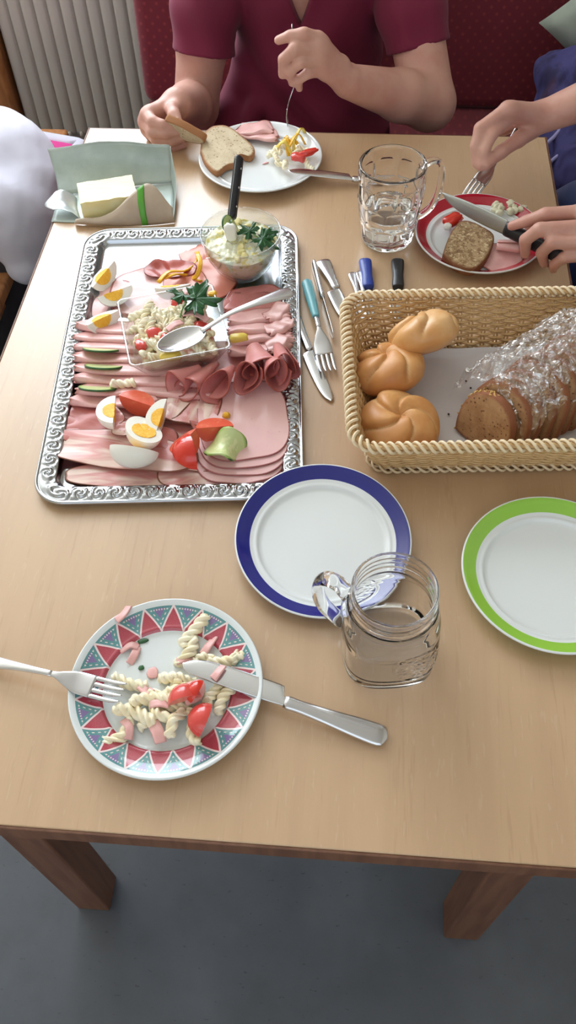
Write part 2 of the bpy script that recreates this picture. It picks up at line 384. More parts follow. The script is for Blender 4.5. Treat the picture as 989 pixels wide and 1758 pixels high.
# plate with the ring of triangles
pm = Mat('triangle_pattern_glaze', (218, 224, 226), 0.13, coat=0.4); x, y, z = pm.xyz(); r = (x*x+y*y).sqrt()
ang = y.atan2(x)*(18/(2*PI))+0.3
u = ang.fract(); t = (u-0.5).abs()*2.0; v = (r-.0665)/(.0925-.0665)
inb = r.gt(.0665)*r.lt(.0925)
vor = pm.voro(900, feat='F1').step(.2, .6)
pm.mix(inb, (170, 62, 78)).mix(inb*vor*0.25, (196, 92, 104))
teal = inb*t.lt(v)
pm.mix(teal, (84, 138, 142)).mix(teal*vor*0.4, (110, 160, 160))
inner = inb*t.lt(v-0.30)*v.lt(.93)
pm.mix(inner*t.lt(v-0.52), (128, 112, 158))
dots = ((v*5.0).fract()-0.5).abs().lt(0.22)
pm.mix(inb*(t-v+0.30).abs().lt(0.045)*dots*v.lt(.9), (214, 206, 204))
dots2 = ((u*11.0).fract()-0.5).abs().lt(0.25)
pm.mix(inb*t.lt(v-.2)*(v-.88).abs().lt(.03)*dots2, (214, 206, 204))
pm.mix(inb*(t-v).abs().lt(0.075), (232, 212, 214))
plate('patterned_plate', 'plate ringed with red and teal triangles, holding leftover pasta salad', (.3120, -1.0513), .0995, .066, pm.m)
# ------------------------------------------------------------------ cutlery
def loft(xs, hw, th, zc, yc=None, n=14, p=2.4):
    """a solid along x: half width hw, half thickness th, centre line zc, yc at each x"""
    xs = np.asarray(xs, float); yc = np.zeros_like(xs) if yc is None else np.asarray(yc, float); V = []
    for i in range(len(xs)):
        for k in range(n):
            a = 2*PI*k/n; c, s = math.cos(a), math.sin(a)
            V.append((xs[i], yc[i]+math.copysign(abs(c)**(2/p), c)*hw[i], zc[i]+math.copysign(abs(s)**(2/p), s)*th[i]))
    Fc = grid_faces(len(xs), n, False, True); Fc += [tuple(range(n)), tuple(range((len(xs)-1)*n, len(xs)*n))[::-1]]
    return V, Fc
def curve(keys, xs):
    k = np.array(keys, float); xs = np.asarray(xs)
    P = spline(np.c_[np.arange(len(k)), k], 20*len(k)); return np.interp(xs, P[:, 1], P[:, 2])
def place(t, a, b):
    """lay a thing whose length runs along local +X from a (handle end) to b"""
    t.location = (a[0], a[1], a[2]+TZ); t.rotation_euler = aim_euler(np.asarray(b)-np.asarray(a))
_H = {}
def handle_mesh(key, L, keys_w, keys_t, keys_z, mat):
    if key not in _H:
        xs = np.r_[0, .0006, .002, .004, np.linspace(.008, L, 26)]
        V, Fc = loft(xs, curve(keys_w, xs), curve(keys_t, xs), curve(keys_z, xs)); _H[key] = mesh('handle', V, Fc, mat)
    return _H[key]
def fork_parts(t, hmat=None, hcol=None):
    if 'fork_head' not in _H:
        hx = np.linspace(.104, .152, 20)
        V, Fc = loft(hx, curve([(.10, .0032), (.112, .0036), (.124, .0085), (.134, .0118), (.145, .0125), (.152, .0124)], hx), np.full(20, .0011),
                     curve([(.10, .0150), (.112, .0152), (.124, .0118), (.136, .0082), (.152, .0058)], hx), n=16); _H['fork_head'] = mesh('head', V, Fc, STEEL)
        nx = np.linspace(0, .036, 12)
        V, Fc = loft(nx, curve([(0, .0025), (.024, .0022), (.033, .0014), (.036, .0006)], nx), np.linspace(.0011, .0006, 12), curve([(0, .0058), (.016, .0050), (.028, .0066), (.036, .0088)], nx), n=8); _H['tine'] = mesh('tine', V, Fc, STEEL)
    if hmat is None:
        h = handle_mesh('fork_handle', .108, [(0, .003), (.003, .0078), (.008, .0100), (.03, .0082), (.06, .0052), (.09, .0036), (.108, .0033)], [(0, .0006), (.004, .0014), (.06, .0018), (.108, .0019)], [(0, .0045), (.03, .0085), (.06, .0125), (.09, .0148), (.108, .0151)], STEEL)
    else:
        h = handle_mesh('fork_handle_'+hmat.name, .085, [(0, .003), (.003, .0065), (.008, .0078), (.04, .0074), (.075, .0058), (.085, .0045)], [(0, .002), (.004, .0055), (.05, .0058), (.085, .004)], [(0, .0058), (.04, .0085), (.085, .0125)], hmat)
        xs = np.linspace(.08, .108, 8); V, Fc = loft(xs, np.full(8, .0034), np.full(8, .0018), curve([(.08, .0125), (.095, .0145), (.108, .0151)], xs)); add('neck', V, Fc, STEEL, t)
    addm('handle', h, t); hd = addm('head', _H['fork_head'], t)
    for k in range(4): addm('tine', _H['tine'], hd, (.1505, (k-1.5)*.0066, 0))
def knife_parts(t, hmat=None):
    if 'blade' not in _H:
        xs = np.r_[.100, .101, .103, .106, .110, np.linspace(.115, .195, 22), .199, .202, .2045, .206]
        top = curve([(.100, .0036), (.104, .0040), (.12, .0048), (.16, .0052), (.195, .0046), (.203, .0020), (.206, -.002)], xs)
        bot = curve([(.100, -.0036), (.103, -.0045), (.106, -.0130), (.112, -.0138), (.15, -.0138), (.18, -.0125), (.196, -.0092), (.203, -.0050), (.206, -.003)], xs)
        V, Fc = loft(xs, np.maximum((top-bot)/2, .0004), np.full(len(xs), .00085), np.interp(xs, [.1, .206], [.0048, .0042]), (top+bot)/2, n=12, p=2.0); _H['blade'] = mesh('blade', V, Fc, BLADE)
    if hmat is None:
        h = handle_mesh('knife_handle', .101, [(0, .002), (.003, .0078), (.009, .0098), (.03, .0092), (.06, .0070), (.085, .0058), (.098, .0062), (.101, .0050)], [(0, .001), (.004, .0030), (.012, .0039), (.06, .0040), (.098, .0042), (.101, .0030)], [(0, .0042), (.05, .0046), (.101, .0048)], STEEL)
    else:
        h = handle_mesh('knife_handle_'+hmat.name, .101, [(0, .003), (.003, .0085), (.009, .0102), (.03, .0098), (.06, .0086), (.09, .0094), (.101, .0080)], [(0, .002), (.004, .0050), (.012, .0064), (.06, .0066), (.101, .0052)], [(0, .0068), (.05, .0068), (.101, .0060)], hmat)
    addm('handle', h, t); addm('blade', _H['blade'], t)
def spoon_parts(t):
    if 'spoon_bowl' not in _H:
        nu, nv = 24, 24; S = np.zeros((nu, nv, 3))
        for i in range(nu):
            r = i/(nu-1)
            for j in range(nv):
                a = 2*PI*j/nv; ex = math.cos(a); ey = math.sin(a)
                w_ = .0195*(1+.10*ex*1.0); S[i, j] = (.155+ex*r*.032, ey*r*w_*(1-.12*ex), -.0085*(1-r*r)+.0090)
        V, Fc = shell(S, .0012, True); _H['spoon_bowl'] = mesh('bowl', V, Fc, STEEL)
    h = handle_mesh('spoon_handle', .128, [(0, .003), (.003, .0085), (.009, .0112), (.03, .0092), (.06, .0056), (.10, .0036), (.128, .0040)], [(0, .0006), (.004, .0014), (.06, .0018), (.128, .0016)], [(0, .0145), (.03, .0175), (.06, .0195), (.09, .0185), (.115, .0120), (.128, .0088)], STEEL)
    addm('handle', h, t); addm('bowl', _H['spoon_bowl'], t)
def plastic(name, col): return Mat(name, col, 0.32).m
TEAL = plastic('teal_plastic', (104, 168, 178)); NAVYP = plastic('blue_plastic', (38, 62, 150)); BLACKP = plastic('black_plastic', (30, 32, 38))
# fork and knife on the patterned plate
t = thing('fork', 'steel fork resting its tines on the patterned plate', 'fork'); fork_parts(t)
a = tz(-22, 1140, .003); b = tz(216, 1196, .016); d = b-a; place(t, a, a+d/np.linalg.norm(d))
t.location = (b - d/np.linalg.norm(d)*.187) + np.array([0, 0, TZ])
t = thing('table_knife', 'steel table knife with smeared blade resting on the patterned plate', 'knife'); knife_parts(t)
a = tz(664, 1270, .001); b = tz(312, 1146, .019); d = b-a; place(t, a, b); s = np.linalg.norm(d)/.206; t.scale = (s, s*1.12, s)
KNIFE_A, KNIFE_B = a, b
# knife on the plain white plate
t = thing('table_knife', 'steel table knife with its blade on the plain white plate', 'knife'); knife_parts(t)
b = tz(494, 298, .0205); a = tz(640, 316, .0015); d = b-a; d = d/np.linalg.norm(d); place(t, b-d*.2060, b); t.rotation_euler = aim_euler(d, 0.0)
# the loose cutlery between tray and basket
t = thing('fork', 'fork with a teal plastic handle lying beside the basket', 'fork'); fork_parts(t, TEAL)
a = tz(526, 488, .004); b = tz(563, 640, .002); d = b-a; place(t, a, a+d); 
t = thing('table_knife', 'broad bright table knife lying between tray and basket', 'knife'); knife_parts(t)
a = tz(498, 528, .0008); b = tz(571, 690, .0008); place(t, a, b); sc_ = np.linalg.norm(b-a)/.206; t.scale = (sc_, sc_, .62)
t = thing('table_knife', 'thin steel knife lying on edge next to the teal fork', 'knife')
a = tz(541, 449, .010); b = tz(580, 590, .010); place(t, a, b); knife_parts(t); t.rotation_euler = aim_euler(b-a, math.radians(82)); t.scale = (.8, .8, .8)
t = thing('serving_knife', 'wide flat steel handle piece lying behind the basket corner', 'cutlery'); knife_parts(t)
a = tz(553, 449, .0015); b = tz(607, 560, .0015); place(t, a, b); t.scale = (.68, 1.15, .8)
for i, (lab, p0, p1) in enumerate((('left teaspoon of two lying close together behind the basket', (604, 470), (622, 545)), ('right teaspoon of two lying close together behind the basket', (617, 468), (630, 540)))):
    t = thing('teaspoon', lab, 'spoon'); a = tz(*p0, .001); b = tz(*p1, .001); place(t, a, b)
    xs = np.r_[0, .001, .003, np.linspace(.006, .075, 14)]
    V, Fc = loft(xs, curve([(0, .002), (.003, .0056), (.012, .0062), (.04, .0034), (.075, .0026)], xs), curve([(0, .0005), (.004, .0012), (.075, .0014)], xs), curve([(0, .003), (.04, .006), (.075, .003)], xs)); add('handle', V, Fc, STEEL, t)
    nu, nv = 8, 16; S = np.array([[(.088+math.cos(2*PI*j/nv)*.016*i_/(nu-1), math.sin(2*PI*j/nv)*.0095*i_/(nu-1), .0012+.004*(i_/(nu-1))**2) for j in range(nv)] for i_ in range(nu)])
    V, Fc = shell(S, .0009, True); add('bowl', V, Fc, STEEL, t)
for lab, mt, p0, p1, in (('paring knife with a blue handle lying behind the basket', NAVYP, (626, 452), (640, 560)), ('paring knife with a black handle lying behind the basket', BLACKP, (682, 452), (684, 560))):
    t = thing('paring_knife', lab, 'knife'); a = tz(*p0, .0006); b = tz(*p1, .0006); place(t, a, b); knife_parts(t, mt); t.scale = (.62, .95, 1.0)

# ------------------------------------------------------------------ beer mug with water
def mug_surface(R0, H, fn, nz, nt, z0=0.0):
    S = np.zeros((nz, nt, 3))
    for i in range(nz):
        z = z0+(H-z0)*i/(nz-1)
        for j in range(nt):
            a = 2*PI*j/nt; r = fn(z, a); S[i, j] = (r*math.cos(a), r*math.sin(a), z)
    return S
def vessel(outer, inner, rim_r):
    """closed glass body from outer rows (bottom up) and inner rows (bottom up)"""
    no, nt = outer.shape[:2]; ni = inner.shape[0]
    rows = [outer[i] for i in range(no)]
    rows.append((outer[-1]*.6+inner[-1]*.4)+np.array([0, 0, rim_r])); rows.append((outer[-1]*.4+inner[-1]*.6)+np.array([0, 0, rim_r]))
    rows += [inner[i] for i in range(ni-1, -1, -1)]
    S = np.array(rows); V = S.reshape(-1, 3); Fc = grid_faces(len(rows), nt, False, True)
    V = np.vstack([V, [(0, 0, outer[0, 0, 2])], [(0, 0, inner[0, 0, 2])]]); n = len(V)
    Fc = [f for f in Fc]
    for j in range(nt):
        j2 = (j+1) % nt; Fc.append((n-2, j2, j)[::1]); e = (len(rows)-1)*nt; Fc.append((n-1, e+j, e+j2))
    return V, [f[::-1] for f in Fc]
bc = (.530, -.292)
mug = thing('beer_mug', 'dimpled glass beer mug with some water beside the red-rimmed plate', 'mug', (bc[0], bc[1], .0003))
def mug_out(z, a):
    H = .126; t_ = z/H; r = .0375+.0115*min(1, t_*1.5)**0.8 - .0018*max(0, t_-.75)*4*(t_-.75)
    if z < .004: r -= .003*(1-z/.004)
    d = 0.0
    for row, (zc, hh, off) in enumerate(((.024, .017, 0), (.057, .017, .5), (.090, .017, 0))):
        n = 9; u = (a/(2*PI)*n+off) % 1-.5; e = (abs(u)/.46)**4+(abs(z-zc)/hh)**4
        if e < 1: d = max(d, (1-e)**.7*.0028)
    return r-d
out = mug_surface(.05, .126, mug_out, 84, 180)
inn = mug_surface(.05, .126, lambda z, a: mug_out(.126, 0)-.0040-.0085*(1-min(1, (z-.012)/.114))**1.5, 20, 180, .012)
V, Fc = vessel(out, inn, .0012); add('glass_body', V, Fc, GLASS, mug)
hp = spline([(.0455, 0, .110), (.060, 0, .116), (.075, 0, .110), (.081, 0, .090), (.079, 0, .062), (.070, 0, .040), (.056, 0, .029), (.0450, 0, .026)], 30)
V, Fc = tube(hp, .0042, 12, .0068); o = add('handle', V, Fc, GLASS, mug); o.rotation_euler = (0, 0, math.radians(24))
lv = .053; prof = [(0, .0123)]
rin = lambda z: mug_out(.126, 0)-.0040-.0085*(1-min(1, (z-.012)/.114))**1.5-.0002
prof += [(rin(.0123)*.5, .0123)]+[(rin(z), z) for z in np.linspace(.0123, lv, 12)]+[(rin(lv)*.97, lv-.0004), (0, lv-.0004)]
V, Fc = lathe(prof, 96); o = add('water', V, Fc, WATER, None, loc=(bc[0], bc[1], .0003)); tag(o, 'clear water filling the dimpled beer mug less than half', 'water')

# ------------------------------------------------------------------ jar with a handle
jc = (.5365, -.9885)
jar = thing('jar_mug', 'empty glass jar mug with a handle and a screw-thread neck', 'jar', (jc[0], jc[1], .0003), (0, 0, math.radians(8)))
def jar_r(z, a, inner=False):
    key = [(0, .0455), (.002, .0482), (.006, .0502), (.030, .0510), (.062, .0505), (.078, .0490), (.086, .0462), (.0905, .0436), (.0925, .0432), (.094, .0445), (.0965, .0450), (.099, .0436), (.102, .0418), (.104, .0424), (.1055, .0430), (.107, .0424), (.1085, .0414), (.111, .0412), (.112, .0420), (.1135, .0426), (.115, .0420), (.1165, .0412), (.120, .0412), (.122, .0418), (.125, .0417)]
    if inner: r = np.interp(z, [.006, .010, .02, .07, .085, .093, .125], [.030, .043, .0470, .0465, .0420, .0388, .0386])
    else: r = np.interp(z, [k[0] for k in key], [k[1] for k in key])
    sq = max(0, min(1, (.088-z)/.03)); c, s = abs(math.cos(a)), abs(math.sin(a))
    p = 2+1.6*sq; k = (c**p+s**p)**(-1/p)
    r = r*(1+(k-1)*.75)*(1-.045*sq)
    if not inner:
        # raised oval medallions on two sides, filled with scrolls
        for a0 in (math.radians(128), math.radians(-62)):
            da = (a-a0+PI) % (2*PI)-PI; e = math.hypot(da/.52, (z-.048)/.026)
            if e < 1.08:
                r += .0011*math.exp(-((e-.97)/.05)**2)
                if e < .9: r += .0007*math.sin(22*da+5*math.sin(z*260))*math.sin(z*330+4*math.sin(da*9))*(1-e)**.3
    return r
out = np.array([[(jar_r(z, 2*PI*j/200)*math.cos(2*PI*j/200), jar_r(z, 2*PI*j/200)*math.sin(2*PI*j/200), z) for j in range(200)] for z in np.r_[np.linspace(0, .008, 7), np.linspace(.010, .088, 62), np.linspace(.0885, .125, 50)]])
inn = np.array([[(jar_r(z, 2*PI*j/200, True)*math.cos(2*PI*j/200), jar_r(z, 2*PI*j/200, True)*math.sin(2*PI*j/200), z) for j in range(200)] for z in np.r_[np.linspace(.006, .012, 6), np.linspace(.015, .125, 40)]])
V, Fc = vessel(out, inn, .0013); add('glass_body', V, Fc, GLASS, jar)
hp = spline([(.0470, 0, .080), (.058, 0, .093), (.070, 0, .094), (.0785, 0, .082), (.0800, 0, .060), (.0740, 0, .040), (.0620, 0, .027), (.0490, 0, .020)], 34)
V, Fc = tube(hp, np.interp(np.linspace(0, 1, 34), [0, .2, .8, 1], [.0085, .0060, .0060, .0085]), 14, .0088); o = add('handle', V, Fc, GLASS, jar); o.rotation_euler = (0, 0, math.radians(150))

# ------------------------------------------------------------------ silver tray
TO = (.0641, -.3057); TTH = .0874; TWD, TLN = .3299, .5292
tc, ts = math.cos(TTH), math.sin(TTH)
TRC = (TO[0]+tc*TWD/2+ts*TLN/2, TO[1]+ts*TWD/2-tc*TLN/2)          # tray centre
def on_tray(px, py, z): return tz(px, py, z)
tray_t = thing('serving_tray', 'large silver serving tray with an embossed scroll rim, full of cold cuts', 'tray', (TRC[0], TRC[1], .0003), (0, 0, TTH))
def rrect(hx, hy, rc, n_long=420, n_short=260, ncor=22):
    """points, outward normals and running length of a rounded rectangle"""
    P = []; N = []
    segs = [((hx, -hy+rc), (hx, hy-rc), (1, 0), n_long), ((hx-rc, hy), (-hx+rc, hy), (0, 1), n_short), ((-hx, hy-rc), (-hx, -hy+rc), (-1, 0), n_long), ((-hx+rc, -hy), (hx-rc, -hy), (0, -1), n_short)]
    cors = [((hx-rc, hy-rc), 0), ((-hx+rc, hy-rc), PI/2), ((-hx+rc, -hy+rc), PI), ((hx-rc, -hy+rc), 1.5*PI)]
    for (a, b, nn, n), (cc, a0) in zip(segs, cors):
        for k in range(n):
            f = k/n; P.append((a[0]+(b[0]-a[0])*f, a[1]+(b[1]-a[1])*f)); N.append(nn)
        for k in range(ncor):
            t_ = a0+PI/2*k/ncor; N.append((math.cos(t_), math.sin(t_))); P.append((cc[0]+rc*math.cos(t_), cc[1]+rc*math.sin(t_)))
    return np.array(P), np.array(N)
RIMW = .027
P, N = rrect(TWD/2-.030, TLN/2-.030, .012); L = np.r_[0, np.cumsum(np.linalg.norm(np.diff(P, axis=0), axis=1))]; tot = L[-1]+np.linalg.norm(P[0]-P[-1])
npd = 2*round(tot/.0215/2); sph = L/tot*npd*2*PI
rows = []; zz = []
prof = [(-.012, .0026), (-.006, .0026), (-.002, .0032), (.0005, .006), (.0025, .0115), (.0036, .0134)]
for d, z in prof: rows.append(np.c_[P+N*d, np.full(len(P), z)])
for k in range(22):
    f = k/21; d = .004+f*(RIMW-.006)
    g = f*PI; qc = sph/(2*PI); cell = np.floor(qc); al = (qc-cell-.5)*1.15; be = (f-.5)*np.where(cell % 2 > 0, 1.0, -1.0)
    rr_ = np.hypot(al, be); th_ = np.arctan2(be, al)
    h = (.0017*np.cos(2*th_-19*rr_+.6)*np.exp(-(rr_/.62)**4)+.0007*np.cos(5*th_+11*rr_)*np.clip(rr_*3-.6, 0, 1))*np.sin(g)**.5
    rows.append(np.c_[P+N*d, .0140+.0030*math.sin(g)+h])
for d, z in ((RIMW-.0012, .0150), (RIMW, .0160), (RIMW+.0012, .0158), (RIMW+.0022, .0140), (RIMW+.0024, .0115), (RIMW+.0016, .0098), (RIMW+.0004, .0105), (RIMW-.002, .0118), (.004, .0112), (.001, .003), (-.002, .0004), (-.012, .0004)):
    rows.append(np.c_[P+N*d, np.full(len(P), z)])
rows = np.array(rows); rows[..., 2] *= .80; nn = len(P); V = rows.reshape(-1, 3); Fc = [f[::-1] for f in grid_faces(len(rows), nn, False, True)]
SILVER = Mat('polished_silver_plate', (176, 179, 184), 0.16, 1.0).m
add('embossed_rim', V, Fc, SILVER, tray_t)
hx, hy = TWD/2-.042+.0008, TLN/2-.042+.0008
b = MB().box(-hx, hx, -hy, hy, .0003, .0021); add('tray_floor', b.V, b.F, Mat('brushed_silver_plate', (168, 171, 176), 0.22, 1.0).m, tray_t, smooth=False)

# ------------------------------------------------------------------ glass bowls on the tray
SQ = (.2475, -.561); SQA = math.radians(18.5); SQZ = .0085
sqb = thing('square_glass_bowl', 'square glass bowl of pasta salad in the middle of the tray', 'bowl', (SQ[0], SQ[1], SQZ), (0, 0, SQA))
def sq_ring(h, rc, z, n=24):
    P_, _ = rrect(h, h, rc, n, n, 8); return np.c_[P_, np.full(len(P_), z)]
rws = [sq_ring(.010, .004, 0), sq_ring(.042, .012, 0), sq_ring(.0455, .012, .002), sq_ring(.050, .012, .012), sq_ring(.0655, .009, .047), sq_ring(.0668, .008, .0490), sq_ring(.0660, .007, .0503), sq_ring(.0632, .006, .0500), sq_ring(.0615, .006, .0472), sq_ring(.0462, .010, .014), sq_ring(.041, .010, .0062), sq_ring(.036, .010, .0050), sq_ring(.010, .004, .0050)]
S = np.array(rws); nn = S.shape[1]; Fc = [f[::-1] for f in grid_faces(len(rws), nn, False, True)]+[tuple(range(nn))[::-1], tuple(range((len(rws)-1)*nn, len(rws)*nn))]
add('glass_body', S.reshape(-1, 3), [tuple(f[::-1]) for f in Fc], BOWLGL, sqb)
RB = (.3195, -.3865); RBZ = .0065
rb = thing('round_glass_bowl', 'round glass bowl of creamy egg salad at the far end of the tray', 'bowl', (RB[0], RB[1], RBZ))
prof = [(0, 0), (.026, 0), (.030, .002), (.042, .016), (.0515, .036), (.0565, .058), (.0580, .0675), (.0578, .0688), (.0566, .0690), (.0556, .0675), (.0540, .058), (.0490, .037), (.0400, .0185), (.029, .0062), (.024, .0045), (0, .0045)]
V, Fc = lathe(prof, 96); add('glass_body', V, Fc, BOWLGL, rb)

# ------------------------------------------------------------------ wicker basket
WK = Mat('pale_wicker', (212, 176, 124), 0.42); WK.mix(WK.noise(120, 3, sc=(1, 1, 4)).step(.4, .7)*0.7, (186, 142, 88)); WICK = WK.m
WK2 = Mat('cream_wicker_braid', (232, 212, 178), 0.4); WK2.mix(WK2.noise(90, 3).step(.45, .7)*0.6, (210, 180, 136)); BRAID = WK2.m
BA = math.radians(4.6); BZ = .074
b0 = np.array([.4655, -.512]); bw, bh = .385, .272
ux = np.array([math.cos(BA), math.sin(BA)]); uy = np.array([-math.sin(BA), math.cos(BA)])
BC = b0+ux*bw/2-uy*bh/2
basket = thing('bread_basket', 'rectangular wicker bread basket with a braided rim', 'basket', (BC[0], BC[1], .0003), (0, 0, BA))
def bask(s_off, z, n1=150, n2=100):
    """outline of the basket at height z"""
    f = z/BZ; inset = .030*(1-f)**1.0+s_off
    return rrect(bw/2-.006-inset, bh/2-.006-inset, .030-.010*(1-f), n1, n2, 26)
P0, N0 = bask(0, BZ); LL = np.r_[0, np.cumsum(np.linalg.norm(np.diff(P0, axis=0), axis=1))]; per = LL[-1]+np.linalg.norm(P0[0]-P0[-1])
NST = 68
nrow = 17
for r in range(nrow):                           # woven strands, over and under the stakes
    z = .004+(BZ-.010)*r/(nrow-1); P, N = bask(0, z)
    ph = LL/per*NST*PI+(r % 2)*PI
    off = .0021*np.sin(ph)
    C = np.c_[P+N*off[:, None], np.full(len(P), z)+.0004*np.sin(ph*.37+r)]
    V, Fc = tube(C[::2], .00175, 5, .0022, closed=True); add('woven_strand', V, Fc, WICK, basket)
for k in range(NST):
    s_ = (k+.5)/NST*per; i = int(np.searchsorted(LL, s_)) % len(P0)
    C = []
    for z in (.001, BZ*.5, BZ-.002):
        P, N = bask(0, z); C.append((P[i][0], P[i][1], z))
    for dx in (-.0022, .0022):
        tng = np.array([-N0[i][1], N0[i][0], 0])*dx
        V, Fc = tube(np.array(C)+tng, .0014, 5); add('stake', V, Fc, WICK, basket)
# floor of the basket
P, N = bask(.002, .002); nb = len(P)
V = np.vstack([np.c_[P, np.full(nb, .0012)], np.c_[P, np.full(nb, .0030)]]); Fc = [tuple(range(nb))[::-1], tuple(range(nb, 2*nb))]+[(i, (i+1) % nb, nb+(i+1) % nb, nb+i) for i in range(nb)]
add('basket_floor', V, Fc, WICK, basket, smooth=False)
# braided rim: strands that wind round the edge, and a foot braid
def braid(zc, P, N, LLx, perx, nst, R, r, twist, nm, mat):
    m = len(P)
    for k in range(nst):
        s0 = k/nst*perx; seg = perx/nst*2.6; C = []
        for q in np.linspace(0, 1, 13):
            s_ = (s0+seg*q) % perx; i = np.interp(s_, np.r_[LLx, perx], np.arange(m+1)) % m; i0 = int(i) % m; i1 = (i0+1) % m; f = i-int(i)
            p = P[i0]*(1-f)+P[i1]*f; n_ = N[i0]*(1-f)+N[i1]*f; a = 2*PI*q*twist*.5+PI
            rr = R*(1.0-.25*(abs(q-.5)*2)**3)
            C.append((p[0]+n_[0]*math.cos(a)*rr*1.35, p[1]+n_[1]*math.cos(a)*rr*1.35, zc+math.sin(a)*-rr))
        V, Fc = tube(C, np.interp(np.linspace(0, 1, 13), [0, .1, .9, 1], [r*.6, r, r, r*.6]), 6); add(nm, V, Fc, mat, basket)
braid(BZ+.0015, P0, N0, LL, per, 124, .0052, .0021, 1.9, 'rim_strand', BRAID)
P, N = bask(-.0035, .006); L2 = np.r_[0, np.cumsum(np.linalg.norm(np.diff(P, axis=0), axis=1))]; p2 = L2[-1]+np.linalg.norm(P[0]-P[-1])
braid(.0065, P, N, L2, p2, 90, .0036, .0018, 1.9, 'foot_strand', BRAID)
V, Fc = tube(np.c_[P0, np.full(len(P0), BZ+.001)][::3], .0034, 8, closed=True); add('rim_core', V, Fc, WICK, basket)
# ------------------------------------------------------------------ food materials
def meat(name, c1, c2, c3, fat=0.0, sc=(1, 1, 1), rind=(140, 78, 60), scale=22, rough=0.38):
    m = Mat(name, c1, rough, sss=0.08, sr=0.004, coat=0.15)
    m.mix(m.noise(scale, 4, 0.6, sc, 0.4).step(.38, .66), c2)
    if fat: m.mix(m.noise(scale*.7, 3, 0.55, sc, 0.8).step(.62-fat*.25, .74-fat*.2), c3)
    else: m.mix(m.noise(130, 2).step(.66, .76)*0.5, c3)
    m.mix(m.attr('edge'), rind); m.bump(m.noise(90, 3, .6, sc), 0.12, 0.001)
    return m.m
HAM = meat('cooked_ham', (230, 182, 178), (222, 166, 164), (238, 204, 198), rind=(186, 116, 106))
PALEHAM = meat('pale_pressed_ham', (232, 188, 186), (225, 177, 177), (204, 142, 142), rind=(166, 96, 94), scale=12)
DARKHAM = meat('cured_ham', (208, 136, 132), (196, 118, 116), (220, 156, 148), rind=(166, 82, 70))
PINKSAUS = meat('orange_pink_sausage', (214, 136, 116), (206, 124, 106), (228, 162, 140), rind=(170, 84, 70), scale=10)
REDCURE = meat('raw_cured_meat', (176, 76, 62), (158, 62, 52), (206, 120, 100), rind=(130, 50, 42))
BACON = meat('streaky_bacon', (208, 138, 132), (192, 112, 110), (232, 204, 192), fat=0.75, sc=(.35, 2.2, 1), rind=(132, 78, 56), scale=26)
BACONR = meat('lean_bacon', (196, 118, 112), (180, 98, 94), (226, 190, 178), fat=0.25, sc=(.35, 2.2, 1), rind=(120, 62, 48), scale=26)
HAMSTRIP = Mat('ham_strip_pink', (228, 174, 170), 0.4, sss=0.1, sr=.003).m
_m = Mat('egg_white', (236, 234, 226), 0.28, sss=0.12, sr=.004); EGGW = _m.m
_m = Mat('egg_yolk', (240, 178, 46), 0.6); _m.mix(_m.noise(260, 3, .6).step(.4, .65), (246, 196, 74)).bump(_m.noise(420, 3), .5, .0012); YOLK = _m.m
_m = Mat('tomato', (206, 44, 26), 0.18, coat=0.3); _m.mix(_m.attr('edge'), (222, 96, 70)); _m.mix(_m.attr('edge')*_m.noise(70, 2).step(.55, .75)*0.6, (232, 140, 104)); TOMATO = _m.m
_m = Mat('soft_tomato', (212, 72, 66), 0.2, coat=0.3, sss=.1, sr=.004); _m.mix(_m.attr('edge'), (228, 118, 106)); TOMS = _m.m
_m = Mat('cucumber', (196, 208, 146), 0.3); x, y, z = _m.xyz(); r = (x*x+y*y).sqrt()
_m.mix(r.lt(.0105)*_m.noise(220, 2).step(.45, .6), (214, 218, 166)).mix(r.step(.0158, .0180), (150, 182, 92)).mix(r.gt(.01885), (44, 84, 38)); CUKE = _m.m
_m = Mat('cooked_pasta', (246, 238, 212), 0.35, sss=.12, sr=.004); _m.mix(_m.noise(60, 2).step(.4, .7), (242, 228, 190)); PASTA = _m.m
_m = Mat('parsley', (34, 88, 42), 0.32); _m.mix(_m.noise(160, 3).step(.4, .7), (22, 64, 32)); PARS = _m.m
_m = Mat('yellow_pepper', (234, 178, 40), 0.25); YPEP = _m.m
_m = Mat('pale_yellow_piece', (232, 204, 92), 0.35); YPIECE = _m.m

# ------------------------------------------------------------------ food shapes
def px_size(px, py, w, h, z=.005):
    return (np.linalg.norm(tz(px+w/2, py, z)-tz(px-w/2, py, z))/2, np.linalg.norm(tz(px, py-h/2, z)-tz(px, py+h/2, z))/2)
def slice_geo(a, b, p=2.6, seed=0, amp=.0015, th=.0013, tilt=(0, 0), curl=0.0, rag=.04, nr=12, na=72, edge_w=.05, wave=(0, 0)):
    fs = list(np.linspace(0, 1, nr-2)**.85*(1-edge_w*1.1))+[1-edge_w*.8, 1.0]
    r_ = np.random.RandomState(seed); ph = r_.rand(6)*6.28; S = np.zeros((nr, na, 3)); E = np.zeros((nr, na))
    for j in range(na):
        t = 2*PI*j/na; c, s = math.cos(t), math.sin(t); k = (abs(c)**p+abs(s)**p)**(-1/p)
        k *= 1+rag*(.5*math.sin(2*t+ph[0])+.35*math.sin(3*t+ph[1])+.3*math.sin(5*t+ph[2])+.15*math.sin(9*t+ph[3]))
        for i in range(nr):
            f = fs[i]; x, y = a*k*c*f, b*k*s*f
            z = tilt[0]*x+tilt[1]*y+curl*max(0, f-.6)**2*6+wave[1]*math.sin(wave[0]*t+ph[4])*max(0, f-.55)**1.5*3
            S[i, j] = (x, y, z); E[i, j] = 1.0 if i >= nr-2 else 0.0
    S[..., 2] += amp*vnoise(S/max(a, b)*2.2, seed+3, 2)
    S = S[:, ::1]; V, Fc = shell(S, th, True); V = np.asarray(V)
    return V, Fc, np.r_[E.ravel(), E.ravel()]
